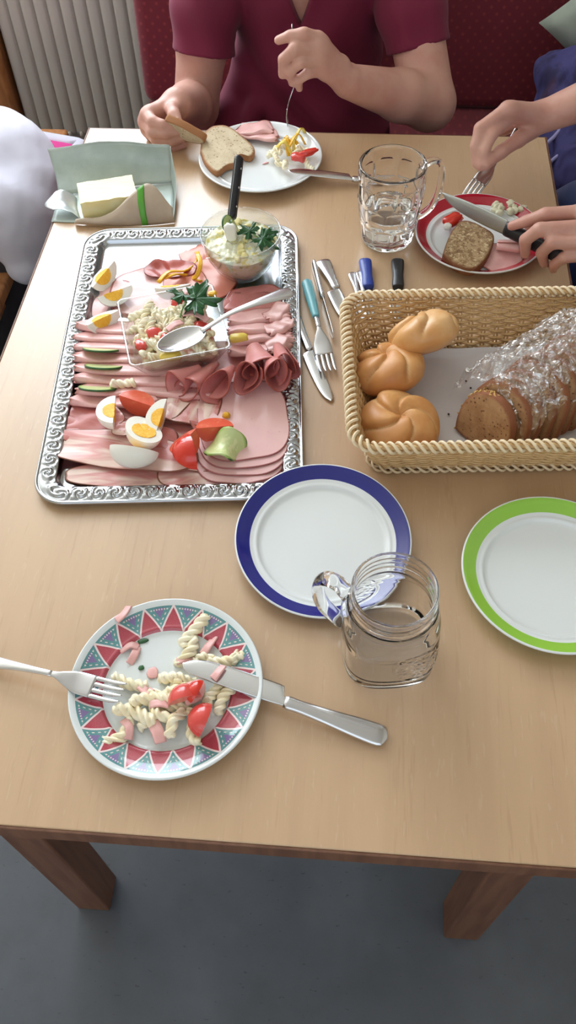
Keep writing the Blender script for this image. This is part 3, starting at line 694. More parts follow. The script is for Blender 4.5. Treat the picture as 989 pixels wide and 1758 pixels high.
def meat_slice(name, label, mat, px, py, w, h, z, rot=0, group=None, cat='cold cut', **k):
    a, b = px_size(px, py, w, h, z); c = tz(px, py, z); V, Fc, E = slice_geo(a, b, **k)
    o = add(name, V, Fc, mat, None, loc=(c[0], c[1], z), rot=(0, 0, math.radians(rot)), attrs={'edge': E}); return tag(o, label, cat, group)
def folded_geo(L, D, seed, thick=.0058, th=.0013, nu=30, sag=.0):
    r_ = np.random.RandomState(seed); path = []
    for q in np.linspace(1, 0, 8): path.append((q*D, 0))
    for q in np.linspace(-90, -270, 9)[1:-1]: path.append((math.cos(math.radians(q))*thick/2, thick/2+math.sin(math.radians(q))*thick/2))
    for q in np.linspace(0, 1, 8): path.append((q*D*.92, thick-.0022*q))
    path = np.array(path); m = len(path); S = np.zeros((nu, m, 3)); E = np.zeros((nu, m)); ph = r_.rand(4)*6.28
    for i in range(nu):
        u = i/(nu-1); x = (u-.5)*L; taper = min(1, 4*u*(1-u)*1.4+.35)
        wob = .0020*math.sin(5*u+ph[0])+.0012*math.sin(11*u+ph[1]); hz = .0016*math.sin(6.5*u+ph[2])+.0008*math.sin(14*u+ph[3])
        for j, (y, z) in enumerate(path):
            S[i, j] = (x+.002*math.sin(j*.9+ph[1]), y*taper+wob, z*(1+.25*math.sin(7*u+ph[3]))+hz*(z/thick)+sag*(u-.5)**2)
            E[i, j] = 1.0 if (i in (0, nu-1) or j in (0, m-1)) else 0.0
    V, Fc = shell(S, th); return V, Fc, np.r_[E.ravel(), E.ravel()]
def folded_slice(label, mat, px, py, w, depth, z, rot=0, seed=0, group=None, tiltx=0, name='ham_slice', thick=.0058):
    a, _ = px_size(px, py, w, 4, z); c = tz(px, py, z); V, Fc, E = folded_geo(a*2, depth, seed, thick)
    o = add(name, V, Fc, mat, None, loc=(c[0], c[1], z), rot=(math.radians(tiltx), 0, math.radians(rot)), attrs={'edge': E}); return tag(o, label, 'cold cut', group)
def rolled_geo(L, r0, r1, turns, seed, th=.0012, flat=.75):
    """a slice rolled to a cone along +X with a frilled mouth"""
    r_ = np.random.RandomState(seed); ph = r_.rand(3)*6.28; nu, nv = 16, 46; S = np.zeros((nu, nv, 3)); E = np.zeros((nu, nv))
    for i in range(nu):
        u = i/(nu-1)
        for j in range(nv):
            v = j/(nv-1); a = v*turns*2*PI; r = (r0+(r1-r0)*u**1.1)*(.62+.40*v)
            fl = 1+.10*math.sin(3*a+ph[0])*u*u
            S[i, j] = (u*L*(1-.10*math.sin(a+ph[1]))+.003*math.sin(2*a+ph[2])*u, math.cos(a)*r*fl, math.sin(a)*r*fl*flat)
            E[i, j] = 1.0 if (i >= nu-1 or j in (0, nv-1)) else 0.0
    V, Fc = shell(S, th); return V, Fc, np.r_[E.ravel(), E.ravel()]
def rolled_slice(label, mat, px, py, z, L, r0, r1, turns, rot, tilt, seed, group=None, flat=.75, roll=0):
    c = tz(px, py, z); V, Fc, E = rolled_geo(L, r0, r1, turns, seed, flat=flat); V = np.asarray(V)@rotx(math.radians(roll)).T@roty(math.radians(-tilt)).T@rotz(math.radians(rot)).T
    V = V-np.array([0, 0, V[:, 2].min()]); o = add('ham_roll', V, Fc, mat, None, loc=(c[0], c[1], z), attrs={'edge': E}); return tag(o, label, 'cold cut', group)
def wedge_geo(L, R, half, nx=22, nphi=14, blunt=.12, axis_up=0.0):
    """part of an egg or tomato: long axis x, ridge of the two cut faces along z = axis_up, round side down"""
    V = []; Fc = []; E = []; xs = -np.cos(np.linspace(0, PI, nx))*L/2
    R_ = lambda x: R*math.sqrt(max(0, 1-(2*x/L)**2))*(1-blunt*(2*x/L))
    for x in xs:
        for j in range(nphi):
            ph = -half+2*half*j/(nphi-1); V.append((x, R_(x)*math.sin(ph), axis_up-R_(x)*math.cos(ph))); E.append(0.0)
    Fc += grid_faces(nx, nphi)
    # cut faces, with verts of their own so that the rim stays crisp
    for sgn, j in ((0, 0), (1, nphi-1)):
        base = len(V); nk = 5
        for x in xs:
            for k in range(nk):
                f = k/(nk-1); ph = -half if sgn == 0 else half
                V.append((x, f*R_(x)*math.sin(ph), axis_up-f*R_(x)*math.cos(ph))); E.append(1.0)
        Fc += [tuple(base+i for i in (q if sgn else q[::-1])) for q in grid_faces(nx, nk)]
    return np.array(V), Fc, np.array(E)
def egg_meshes(half):
    V, Fc, E = wedge_geo(.054, .0205, half); w_ = mesh('egg_white', V, Fc, EGGW, True, None, False)
    V, Fc, E = wedge_geo(.029, .0140, half, axis_up=.0008 if half < 1.4 else .0006, blunt=0); V = np.asarray(V); V[:, 0] -= .003; V[:, 2] += .0007*vnoise(V*300, 5)
    return w_, mesh('yolk', V, Fc, YOLK, True, None, False)
EGGQ = egg_meshes(math.radians(45)); EGGH = egg_meshes(math.radians(90))
def egg(label, px, py, z, rz, tilt=(0, 0), half=False, s=1.0, grp=None):
    c = tz(px, py, z); t = thing('egg_half' if half else 'egg_quarter', label, 'egg', c, (math.radians(tilt[0]), math.radians(tilt[1]), math.radians(rz)), grp)
    t.rotation_mode = 'XYZ'; w_, y_ = EGGH if half else EGGQ; addm('egg_white', w_, t, scale=s); addm('yolk', y_, t, scale=s); return t
def tomato(label, px, py, z, rz, tilt=(0, 0), L=.046, R=.026, half=38, mat=None, name='tomato_wedge'):
    c = tz(px, py, z); V, Fc, E = wedge_geo(L, R, math.radians(half), blunt=.02); me = mesh(name, V, Fc, mat or TOMATO, True, {'edge': E}, False)
    o = addm(name, me, None, c, (math.radians(tilt[0]), math.radians(tilt[1]), math.radians(rz))); return tag(o, label, 'tomato')
def disc_geo(R=.0195, th=.0026, bend=None, n=48):
    nr = 10; S = np.array([[(R*i/(nr-1)*math.cos(2*PI*j/n), R*i/(nr-1)*math.sin(2*PI*j/n), 0) for j in range(n)] for i in range(nr)])
    if bend is not None: S = bend(S)
    return shell(S, th, True)
CUKEM = mesh('cucumber_slice', *disc_geo(), CUKE)
def cucumber(label, px, py, z, rot, s=(1, 1, 1)):
    o = addm('cucumber_slice', CUKEM, None, tz(px, py, z), tuple(math.radians(q) for q in rot), s); return tag(o, label, 'cucumber')
def fusilli_mesh(L, turns, bend, seed):
    r_ = np.random.RandomState(seed); nu, nv = 44, 18; S = np.zeros((nu, nv, 3))
    for i in range(nu):
        u = i/(nu-1); x = (u-.5)*L; tw = turns*2*PI*u
        cy = bend*math.sin(PI*u)-bend*.5; cz = .5*bend*math.sin(2.5*PI*u+1)
        end = min(1, .55+6*min(u, 1-u))
        for j in range(nv):
            a = 2*PI*j/nv; lob = abs(math.cos(1.5*(a-tw)))
            r = .0064*end*(.45+.55*lob**.9); S[i, j] = (x, cy+r*math.cos(a), cz+r*math.sin(a))
    V = S.reshape(-1, 3); Fc = grid_faces(nu, nv, False, True)+[tuple(range(nv)), tuple(range((nu-1)*nv, nu*nv))[::-1]]
    return mesh('fusilli', V, Fc, PASTA)
FUS = [fusilli_mesh(.038, 1.5, .002, 1), fusilli_mesh(.034, 1.3, .006, 2), fusilli_mesh(.028, 1.1, -.004, 3), fusilli_mesh(.040, 1.7, -.003, 4)]
def fusilli(k, p, rz, tilt, label, group, s=1.0, roll=0):
    o = addm('fusilli', FUS[k % 4], None, p, (roll, tilt, rz), s); return tag(o, label, 'pasta', group)
def ribbon(name, label, cat, mat, pts, w, th=.0012, group=None, twist=0.0, up=(0, 0, 1)):
    P = spline(pts, 16); T = np.gradient(P, axis=0); T /= np.linalg.norm(T, axis=1)[:, None]; U = np.array(up, float)
    S = []
    for i in range(len(P)):
        a = twist*i/(len(P)-1); side = np.cross(T[i], U); side /= np.linalg.norm(side)+1e-9; nrm = np.cross(side, T[i]); sd = side*math.cos(a)+nrm*math.sin(a)
        S.append([P[i]+sd*w*q for q in (-1, -.5, 0, .5, 1)])
    V, Fc = shell(np.array(S), th); o = add(name, V, Fc, mat); return tag(o, label, cat, group)
def parsley_leaf(R, seed):
    r_ = np.random.RandomState(seed); n = 96; nr = 7; S = np.zeros((nr, n, 3))
    for j in range(n):
        a = 2*PI*j/n; t = (a+PI) % (2*PI)-PI
        lob = max(math.cos(t*1.0)**2 if abs(t) < .5 else 0, 0)
        k = .46+.54*max(math.exp(-(t/.36)**2), .86*math.exp(-((abs(t)-1.15)/.34)**2), .42*math.exp(-((abs(t)-2.1)/.4)**2))
        k *= 1+.13*math.sin(17*t)+.05*math.sin(31*t)
        if abs(t) > 2.9: k *= .4
        for i in range(nr):
            f = i/(nr-1); x, y = R*k*f*math.cos(t), R*k*f*math.sin(t)
            S[i, j] = (x, y, .10*R*math.sin(9*t)*f*f+.22*R*f*f*math.cos(2*t+seed)-.10*R*f)
    return shell(S, .0006, True)
def parsley(label, p, leaves, stem):
    t = thing('parsley_sprig', label, 'parsley', p)
    for k, (off, R, rot) in enumerate(leaves):
        V, Fc = parsley_leaf(R, k+3); add('leaf', V, Fc, PARS, t, loc=off, rot=tuple(math.radians(q) for q in rot))
    V, Fc = tube(spline(stem, 12), .0009, 6); add('stem', V, Fc, Mat('parsley_stem', (92, 132, 58), .4).m, t)
    return t
def chunk(name, label, cat, mat, p, size, seed, group=None, rot=(0, 0, 0)):
    bm = bmesh.new(); bmesh.ops.create_icosphere(bm, subdivisions=3, radius=1.0)
    V = np.array([v.co[:] for v in bm.verts]); Fc = [[v.index for v in f.verts] for f in bm.faces]; bm.free()
    V = np.sign(V)*np.abs(V)**.75; V *= (1+.16*vnoise(V*1.6, seed, 2))[:, None]; V = V*np.array(size); V[:, 2] -= V[:, 2].min()
    o = add(name, V, Fc, mat, None, loc=p, rot=tuple(math.radians(q) for q in rot)); return tag(o, label, cat, group)

# ------------------------------------------------------------------ the tray: slices lying flat underneath
FZ = .0027
G_HAM = 'pale ham slices lying flat at the far left of the tray'
meat_slice('ham_slice', 'pale ham slice lying flat beneath the egg quarters at the tray edge', PALEHAM, 185, 535, 110, 110, FZ, 10, seed=11)
meat_slice('ham_slice', 'pale ham slice lying flat behind the square bowl', PALEHAM, 255, 500, 130, 86, FZ+.002, 5, seed=12, wave=(5, .0012))
meat_slice('cured_meat_slice', 'glossy dark red cured meat slice behind the yellow pepper strips', REDCURE, 292, 462, 92, 30, FZ+.0055, 4, seed=13, amp=.003)
meat_slice('sausage_slice', 'orange-pink sausage slice under the near-left side of the round bowl', PINKSAUS, 345, 428, 78, 62, FZ, 0, seed=14, p=2.0, rag=.02)
meat_slice('sausage_slice', 'orange-pink sausage slice between the round bowl and the square bowl', PINKSAUS, 362, 478, 92, 70, FZ+.0022, 0, seed=15, p=2.1, rag=.02, tilt=(0, .02))
meat_slice('sausage_slice', 'orange-pink sausage slice just behind the parsley of the square bowl', PINKSAUS, 318, 484, 74, 50, FZ+.0042, 0, seed=16, p=2.1, rag=.03, tilt=(0, .03))
folded_slice('brown-pink folded ham slice nearest the round bowl on the right', DARKHAM, 444, 535, 116, .040, FZ+.001, 8, 21, thick=.007)
meat_slice('ham_slice', 'broad brownish ham slice lying flat in front of the round bowl', DARKHAM, 440, 516, 112, 52, FZ+.006, 8, seed=22, amp=.002)
meat_slice('ham_slice', 'dark pink ham slice lying flat under the ham cones', DARKHAM, 412, 622, 160, 84, FZ, 10, seed=23, amp=.0012)
meat_slice('bacon_slice', 'bacon slice lying flat under the egg pieces', BACON, 296, 736, 170, 84, FZ+.0005, -6, seed=24, amp=.001, edge_w=.03)
G_R = 'folded pink ham slices in a row on the right of the tray'
for k, (px, py, w) in enumerate(((446, 556, 106), (446, 573, 108), (446, 590, 112), (448, 608, 108))):
    folded_slice('pink folded ham slice %s of the row right of the square bowl' % ('farthest', 'second', 'third', 'nearest')[k], HAM, px, py, w, .036, FZ+.0100, 9+k, 30+k, G_R, thick=.0085, tiltx=-14)
for k, (px, py, rt_) in enumerate(((482, 545, 52), (486, 570, 48), (487, 597, 46))):
    folded_slice('short ham fold tucked against the right rim, %s one' % ('far', 'middle', 'near')[k], HAM, px, py, 52, .024, FZ+.012+.001*k, rt_, 40+k, 'short ham folds by the right rim', tiltx=-6, thick=.009)
# folded slices in rows on the left
G_L = 'folded ham slices in rows on the left of the tray'
rows_l = [(233, 574, 208), (232, 590, 212), (234, 607, 214), (236, 625, 218), (240, 644, 226), (246, 663, 238), (250, 682, 240), (196, 700, 150)]
for k, (px, py, w) in enumerate(rows_l):
    folded_slice('pink folded ham slice in the left rows, number %s from the far end' % ('one', 'two', 'three', 'four', 'five', 'six', 'seven', 'eight')[k], HAM, px, py, w, .034, FZ+.0085, -2.5+.6*k, 50+k, G_L, tiltx=-15, thick=.0080)
# bacon at the near left
meat_slice('bacon_slice', 'reddish lean bacon slice with curled left edge', BACONR, 180, 722, 200, 66, FZ+.0045, -9, seed=61, amp=.0035, wave=(7, .003), edge_w=.03)
meat_slice('bacon_slice', 'reddish bacon slice lying above the long pale bacon slice', BACONR, 196, 744, 226, 56, FZ+.0065, -8, seed=62, amp=.003, wave=(6, .0025), edge_w=.03)
meat_slice('bacon_slice', 'long pale bacon slice with dark rind at the left rim', BACON, 208, 772, 270, 62, FZ+.0085, -5, seed=63, amp=.0025, wave=(5, .002), edge_w=.035)
meat_slice('bacon_slice', 'pale fatty bacon slice under the near tomato wedges', BACON, 350, 776, 150, 66, FZ+.006, 4, seed=64, amp=.002, edge_w=.035)
meat_slice('bacon_slice', 'long bacon slice along the near left rim', BACON, 236, 816, 250, 40, FZ+.002, 3, seed=65, amp=.0015, edge_w=.035)
meat_slice('bacon_slice', 'short bacon slice running under the near rim stack of ham', BACON, 345, 806, 150, 52, FZ+.0035, 12, seed=66, amp=.0015, edge_w=.035)
meat_slice('bacon_slice', 'upright bacon strip below the left half of the square bowl', BACON, 292, 684, 92, 54, FZ+.0115, 68, seed=67, amp=.002, p=4)
meat_slice('bacon_slice', 'bacon strip with a white fat band below the square bowl', BACON, 330, 694, 84, 74, FZ+.0125, 82, seed=68, amp=.002, p=4)
meat_slice('bacon_slice', 'small pink bacon slice between strip and tomato wedges', BACONR, 355, 715, 60, 60, FZ+.0105, 20, seed=69, amp=.002)
for k, (px, py, rt_) in enumerate(((192, 712, -50), (218, 735, 4))):
    meat_slice('bacon_piece', ('pale fat piece of bacon left of the egg quarters', 'flat pale bacon piece between two egg pieces')[k], BACON, px, py, 52, 24, FZ+.0155, rt_, seed=80+k, p=4, amp=.001)
# stack of large pale ham slices at the near right
G_S = 'stack of large pale ham slices in the near right corner of the tray'
for k in range(6):
    meat_slice('ham_slice', 'large pale ham slice in the near right stack, %s' % ('lowest of six', 'second from the bottom', 'third from the bottom', 'fourth from the bottom', 'fifth from the bottom', 'topmost of six')[k], PALEHAM, 409+4*k*.4, 774-11*k+(0 if k else 4), 168-3*k, 156-4*k, FZ+.0022*k+.0012, 5+1.5*k, G_S, seed=90+k, p=3.2, amp=.0003, wave=(9, .0009) if k < 3 else (4, .0003), edge_w=.022, rag=.025)
# rolled dark ham cones
G_C = 'rolled ham cones in front of the spoon'
ROLLS = [(436, 604, .020, .060, .010, .027, 1.15, -72, 16, 'pale-faced ham cone lying highest, just below the spoon'),
         (372, 634, .010, .064, .006, .024, 1.05, -118, 8, 'flat ham cone pointing away at the corner of the square bowl'),
         (398, 642, .014, .050, .008, .028, 1.15, -104, 22, 'wide open ham cone in the middle of the rolls'),
         (432, 640, .016, .042, .012, .027, 1.35, -92, 34, 'tightly rolled ham cone standing open towards the viewer'),
         (458, 630, .016, .050, .010, .028, 1.25, -66, 24, 'ham cone with a dark mouth near the right rim'),
         (480, 610, .018, .050, .012, .025, 1.25, -74, 20, 'ham cone leaning on the right rim of the tray'),
         (346, 648, .010, .046, .006, .024, 1.0, -128, 6, 'flattened ham roll farthest left, beside the bacon strips')]
for k, (px, py, z, L, r0, r1, tn, rt_, tl, lab) in enumerate(ROLLS):
    rolled_slice(lab, DARKHAM, px, py, z, L, r0, r1, tn, rt_, tl*.8, 100+k, G_C, flat=.66, roll=200+18*k)

# ------------------------------------------------------------------ the tray: eggs, tomatoes, cucumber, pepper
egg('egg quarter farthest left on the tray, yolk tip up', 178, 470, .021, 62, (18, -12))
egg('egg quarter lying aslant, middle of three along the left rim', 197, 500, .024, 38, (-14, 4))
egg('egg quarter nearest the square bowl on the left side', 178, 545, .026, 48, (24, 6))
egg('egg piece with only its white showing behind the square bowl', 296, 490, .036, 12, (-75, 0), s=.95)
egg('egg quarter standing beside the upper tomato wedge', 196, 702, .036, 100, (52, 12), s=1.08)
egg('small egg quarter right of the other egg pieces', 277, 713, .032, 82, (46, -10), s=.92)
egg('egg half with its yolk side up, in the centre of the egg group', 246, 737, .034, 118, (24, 10), True, s=1.08)
egg('egg half lying on its side, showing only its white back', 231, 772, .034, -6, (-62, 0), True, s=1.12)
tomato('tomato wedge touching the standing egg quarter', 233, 688, .036, -14, (32, 8), mat=TOMATO)
tomato('tomato wedge with its cut side up beside the twisted cucumber', 369, 733, .036, 14, (30, 6))
tomato('tomato wedge with a pale cut side, left of the near pair', 318, 755, .036, 60, (12, 0), L=.044)
tomato('bright red tomato wedge showing its skin, nearest the rim', 330, 780, .030, 112, (150, 0), L=.050, R=.025)
for k, (px, py, lab) in enumerate(((174, 597, 'cucumber slice tucked between the left ham folds, farthest one'), (178, 626, 'cucumber slice tucked between the left ham folds, middle one'), (168, 663, 'cucumber slice tucked between the left ham folds, nearest one'))):
    cucumber(lab, px, py+1, .0165, (-36, 0, -2), (1.30, 1.15, 1))
def twist_(S):
    S = S.copy(); x, y = S[..., 0].copy(), S[..., 1].copy(); t_ = math.radians(52)*np.tanh(x/.007)
    S[..., 1] = y*np.cos(t_); S[..., 2] = y*np.sin(t_)+.004*np.cos(x/.0195*2.5); return S
V, Fc = disc_geo(.0195, .0022, twist_); c = tz(388, 766, .026)
o = add('cucumber_slice', V, Fc, CUKE, None, loc=c, rot=(math.radians(14), math.radians(6), math.radians(28)), attrs=None); o.scale = (1.45, 1.15, 1.0)
tag(o, 'twisted cucumber slice curled beside the tomato wedge', 'cucumber')
fusilli(1, tz(212, 660, .0195), .1, 0, 'single pasta spiral lying on the left ham folds', None)
for pts, lab in (([(272, 486), (290, 468), (318, 466), (336, 452), (340, 440)], 'yellow pepper strip looping left in front of the round bowl'), ([(338, 434), (344, 452), (338, 474), (330, 480), (346, 484)], 'yellow pepper strip curling beside the round bowl'), ([(284, 478), (302, 472), (320, 474)], 'short yellow pepper strip behind the egg white')):
    P = [tz(x, y, .012+.010*math.sin(i*1.3+.6)) for i, (x, y) in enumerate(pts)]
    ribbon('pepper_strip', lab, 'pepper', YPEP, P, .0032, .0022, twist=.9)
chunk('yellow_piece', 'yellow piece with two tips lying right of the square bowl', 'vegetable', YPIECE, tz(410, 586, .0165), (.013, .0065, .006), 3, rot=(0, 0, 12))
chunk('yellow_piece', 'tiny yellow crumb beside the right tomato wedge', 'crumb', YPEP, tz(389, 717, .0125), (.005, .004, .004), 4)

# ------------------------------------------------------------------ square bowl: pasta salad
ca, sa = math.cos(SQA), math.sin(SQA)
def in_sq(u, v, z): return np.array([SQ[0]+ca*u-sa*v, SQ[1]+sa*u+ca*v, SQZ+z])
n = 40; S = np.zeros((n, n, 3))
for i in range(n):
    for j in range(n):
        u, v = (i/(n-1)*2-1), (j/(n-1)*2-1); e = max(abs(u), abs(v)); k = .0500
        S[i, j] = (u*k, v*k, .029-.010*max(0, e-.75)*4*max(0, e-.75))
S[..., 2] += .0022*vnoise(S*120, 8, 3)
Bt = S.copy(); Bt[..., 0] *= .74; Bt[..., 1] *= .74; Bt[..., 2] = .0068
top = S.reshape(-1, 3); bot = Bt.reshape(-1, 3); m_ = n*n; g = grid_faces(n, n); Fc = list(g)+[tuple(i+m_ for i in q[::-1]) for q in g]
bd = [i*n for i in range(n)]+[(n-1)*n+j for j in range(1, n)]+[i*n+n-1 for i in range(n-2, -1, -1)]+[j for j in range(n-2, 0, -1)]
Fc += [(bd[i], bd[(i+1) % len(bd)], bd[(i+1) % len(bd)]+m_, bd[i]+m_) for i in range(len(bd))]
_m = Mat('pasta_salad_mix', (230, 212, 178), .4, coat=.2); _m.mix(_m.noise(70, 3).step(.5, .62), (216, 150, 130)).mix(_m.noise(90, 3, kind='Object', sc=(1, 1.3, 1)).step(.55, .66), (228, 214, 176)); 
o = add('pasta_salad', np.vstack([top, bot]), Fc, _m.m, None, loc=(SQ[0], SQ[1], SQZ), rot=(0, 0, SQA)); tag(o, 'pasta salad mixture filling the square glass bowl', 'salad', kind='stuff')
r_ = random.Random(5)
GF = 'pasta spirals in the square glass bowl'
spots = []
for k in range(46):
    for tr in range(60):
        u, v = r_.uniform(-.043, .043), r_.uniform(-.043, .043)
        if (u+.012)**2+(v-.004)**2 < .00022 or (u-.004)**2+(v+.026)**2 < .00052: continue
        if all((u-a)**2+(v-b)**2 > .0125**2*(.35 if k > 30 else .75) for a, b in spots): break
    spots.append((u, v)); lay = .0335+(.006 if k > 26 else 0)+r_.uniform(-.001, .002)
    fusilli(k, in_sq(u, v, lay), r_.uniform(0, 6.28), r_.uniform(-.35, .35), 'cooked pasta spiral in the square glass bowl', GF, r_.uniform(.78, .95), r_.uniform(0, 6))
for k, (px, py, rz_, lab) in enumerate(((262, 572, 20, 'soft tomato piece left in the middle of the pasta salad'), (284, 582, 60, 'bright tomato cube touching the serving spoon'), (240, 594, 100, 'soft tomato piece at the left side of the pasta salad'), (305, 520, 40, 'pale tomato slice behind the parsley sprig'), (345, 560, 10, 'soft tomato piece right of the parsley stem'))):
    chunk('tomato_piece', lab, 'tomato', TOMATO if k == 1 else TOMS, tz(px, py, SQZ+.040)-np.array([0, 0, .006]), (.010 if k != 1 else .007, .008, .006), 20+k, rot=(10, 14, rz_))
chunk('yellow_piece', 'yellow cheese piece at the near side of the pasta salad', 'vegetable', YPIECE, tz(292, 613, SQZ+.038)-np.array([0, 0, .004]), (.014, .007, .006), 31, rot=(0, 0, 14))
chunk('pepper_piece', 'small orange pepper piece at the far corner of the square bowl', 'pepper', YPEP, tz(365, 508, SQZ+.045), (.006, .005, .003), 33)
for k, (px, py) in enumerate(((330, 540), (318, 505), (345, 545), (300, 560))):
    p = tz(px, py, SQZ+.047); d = rotz(k*1.3)@np.array([.012, 0, 0])
    ribbon('ham_strip', ('ham strip right of the parsley stem in the square bowl', 'ham strip behind the parsley in the square bowl', 'ham strip near the right wall of the square bowl', 'ham strip between tomato pieces in the square bowl')[k], 'ham', HAMSTRIP, [p-d, p+np.array([0, 0, .003]), p+d], .005, .0012)
parsley('large parsley sprig stuck into the pasta salad', tz(322, 520, SQZ+.058), [((.010, .004, .004), .033, (16, -14, -8)), ((-.006, .010, .005), .025, (10, 20, 100))], [(0, 0, .002), (-.006, -.008, -.004), (-.011, -.020, -.018)])
# serving spoon
t = thing('serving_spoon', 'steel serving spoon standing in the pasta salad, handle over the ham', 'spoon'); spoon_parts(t)
a = tz(502, 514, .052); b = tz(272, 606, .052); d = (b-a); place(t, a, b); s_ = np.linalg.norm(d)/.187; t.scale = (s_, s_*.92, s_*.9)

# ------------------------------------------------------------------ round bowl: egg salad
nr, na = 40, 96; S = np.zeros((nr, na, 3))
for i in range(nr):
    f = i/(nr-1)
    for j in range(na):
        a = 2*PI*j/na; r = .0518*f; S[i, j] = (r*math.cos(a), r*math.sin(a), .0500+.006*(1-f*f))
nz = vnoise(S*95, 4, 4); S[..., 2] += np.where(np.arange(nr)[:, None] < nr-1, .0038*nz, .001*nz)
rowsb = [np.c_[np.cos(2*PI*np.arange(na)/na)*r, np.sin(2*PI*np.arange(na)/na)*r, np.full(na, z)] for r, z in ((.0508, .048), (.0482, .0375), (.0392, .0195), (.0285, .0078), (.020, .0052))]
A = np.vstack([S.reshape(-1, 3)]+rowsb); nrow_ = nr+len(rowsb); Fc = grid_faces(nrow_, na, False, True)+[tuple(range((nrow_-1)*na, nrow_*na))]
_m = Mat('creamy_egg_salad', (230, 228, 204), .35, sss=.1, sr=.004); _m.mix(_m.noise(90, 3, .6).step(.52, .66), (222, 206, 120)).mix(_m.noise(130, 2, sc=(1, 1.5, 1)).step(.63, .70), (150, 170, 96)).bump(_m.noise(180, 3), .4, .002)
o = add('egg_salad', A, Fc, _m.m, None, loc=(RB[0], RB[1], RBZ)); tag(o, 'creamy white egg salad filling the round glass bowl', 'salad', kind='stuff')
_c = Mat('egg_salad_cube', (232, 220, 158), .4, sss=.1, sr=.003).m
for k in range(14):
    a = r_.uniform(0, 6.28); r = .046*math.sqrt(r_.random()); p = (RB[0]+r*math.cos(a), RB[1]+r*math.sin(a), RBZ+.053-.003*(r/.046))
    chunk('egg_salad_cube', 'pale yellow cube on top of the creamy egg salad', 'salad piece', _c, p, (r_.uniform(.004, .007), r_.uniform(.003, .006), .004), 40+k, 'cubes in the egg salad', (r_.uniform(-20, 20), r_.uniform(-20, 20), r_.uniform(0, 180)))
parsley('parsley sprig lying on the creamy egg salad', tz(440, 405, RBZ+.066), [((.010, -.006, .002), .025, (8, 10, -30)), ((-.010, .008, .003), .019, (-10, -14, 140)), ((.018, .002, .003), .013, (14, 6, 20))], [(-.004, .003, 0), (.004, -.002, -.001), (.014, -.004, -.001)])
# knife standing in the egg salad
t = thing('paring_knife', 'knife with a riveted black handle standing in the egg salad', 'knife')
p1 = ty(411, 268, -.30); p0 = tz(398, 376, RBZ+.075); d = p1-p0; d = d/np.linalg.norm(d)
t.location = (p0[0], p0[1], p0[2]+TZ); t.rotation_euler = aim_euler(d, math.radians(70)); HL = np.linalg.norm(p1-p0)
xs = np.r_[0, .002, .006, np.linspace(.012, HL-.008, 12), HL-.003, HL]
V, Fc = loft(xs, np.r_[.0060, .0075, .0080, np.full(12, .0078), .0080, .0060], np.r_[.003, .0052, .0058, np.full(12, .0058), .0054, .003], np.zeros(len(xs))); hd = add('handle', V, Fc, BLACKP, t)
V, Fc = loft(xs*.985+.001, np.full(len(xs), .0084), np.full(len(xs), .0008), np.zeros(len(xs)), n=8); add('tang', V, Fc, BLADE, hd)
for q in (.2, .5, .8):
    V, Fc = tube([(HL*q, 0, -.0062), (HL*q, 0, .0062)], .0016, 10); add('rivet', V, Fc, BLADE, hd)
xs = np.linspace(-.055, .001, 10); V, Fc = loft(xs, curve([(-.055, .002), (-.04, .0060), (-.01, .0078), (.001, .0070)], xs), np.full(10, .0009), np.zeros(10), n=8); add('blade', V, Fc, BLADE, t)
chunk('salad_smear', 'white egg salad sticking to the standing knife blade', 'salad', Mat('white_cream', (236, 236, 226), .3).m, tz(397, 414, RBZ+.060), (.0085, .006, .016), 9, rot=(10, 0, 10))
cucumber('folded cucumber slice at the foot of the standing knife', 392, 384, RBZ+.078, (70, 10, 65), (.62, .62, 1))
cucumber('cucumber slice edge leaning on the standing knife, right side', 404, 388, RBZ+.076, (64, -16, 110), (.55, .55, 1))
# ------------------------------------------------------------------ butter in its opened wrapper
bt = Mat('butter', (238, 224, 164), .42, sss=.15, sr=.006); bt.mix(bt.noise(40, 3).step(.45, .7), (242, 232, 184)).bump(bt.noise(60, 3, sc=(1, 3, 1)), .4, .002)
BUT = (.0865, -.2315); BUA = math.radians(17.5)
bm = bmesh.new(); bmesh.ops.create_cube(bm, size=1.0)
bmesh.ops.subdivide_edges(bm, edges=list(bm.edges), cuts=9, use_grid_fill=True)
V = np.array([v.co[:] for v in bm.verts]); Fc = [[v.index for v in f.verts] for f in bm.faces]; bm.free()
q = np.sign(V)*np.minimum(np.abs(V)*2, 1)**1.0; V = V*np.array([.088, .056, .030]); V += .0010*np.c_[vnoise(V*60, 1), vnoise(V*60, 2), vnoise(V*70, 3)]
V[:, 2] += .015; V[:, 2] -= V[:, 2].min(); o = add('butter_block', V, Fc, bt.m, None, loc=(BUT[0], BUT[1], .0022), rot=(0, 0, BUA), auto=60); tag(o, 'pale yellow block of butter lying in its opened wrapper', 'butter')
wm = Mat('greaseproof_foil_paper', (176, 188, 182), .38, .15); wm.mix(wm.noise(18, 3).step(.4, .7), (160, 172, 168)).bump(wm.noise(16, 4, .6, dist=1.2), .35, .004); WRAP = wm.m
wo = Mat('wrapper_outside_paper', (186, 168, 148), .5); wo.mix(wo.noise(20, 3).step(.4, .7), (172, 152, 132)).bump(wo.noise(20, 3), .3, .003); WOUT = wo.m
wr = thing('butter_wrapper', 'opened grey foil butter wrapper with a raised back flap and green stripe', 'wrapper', (BUT[0], BUT[1], .0003))
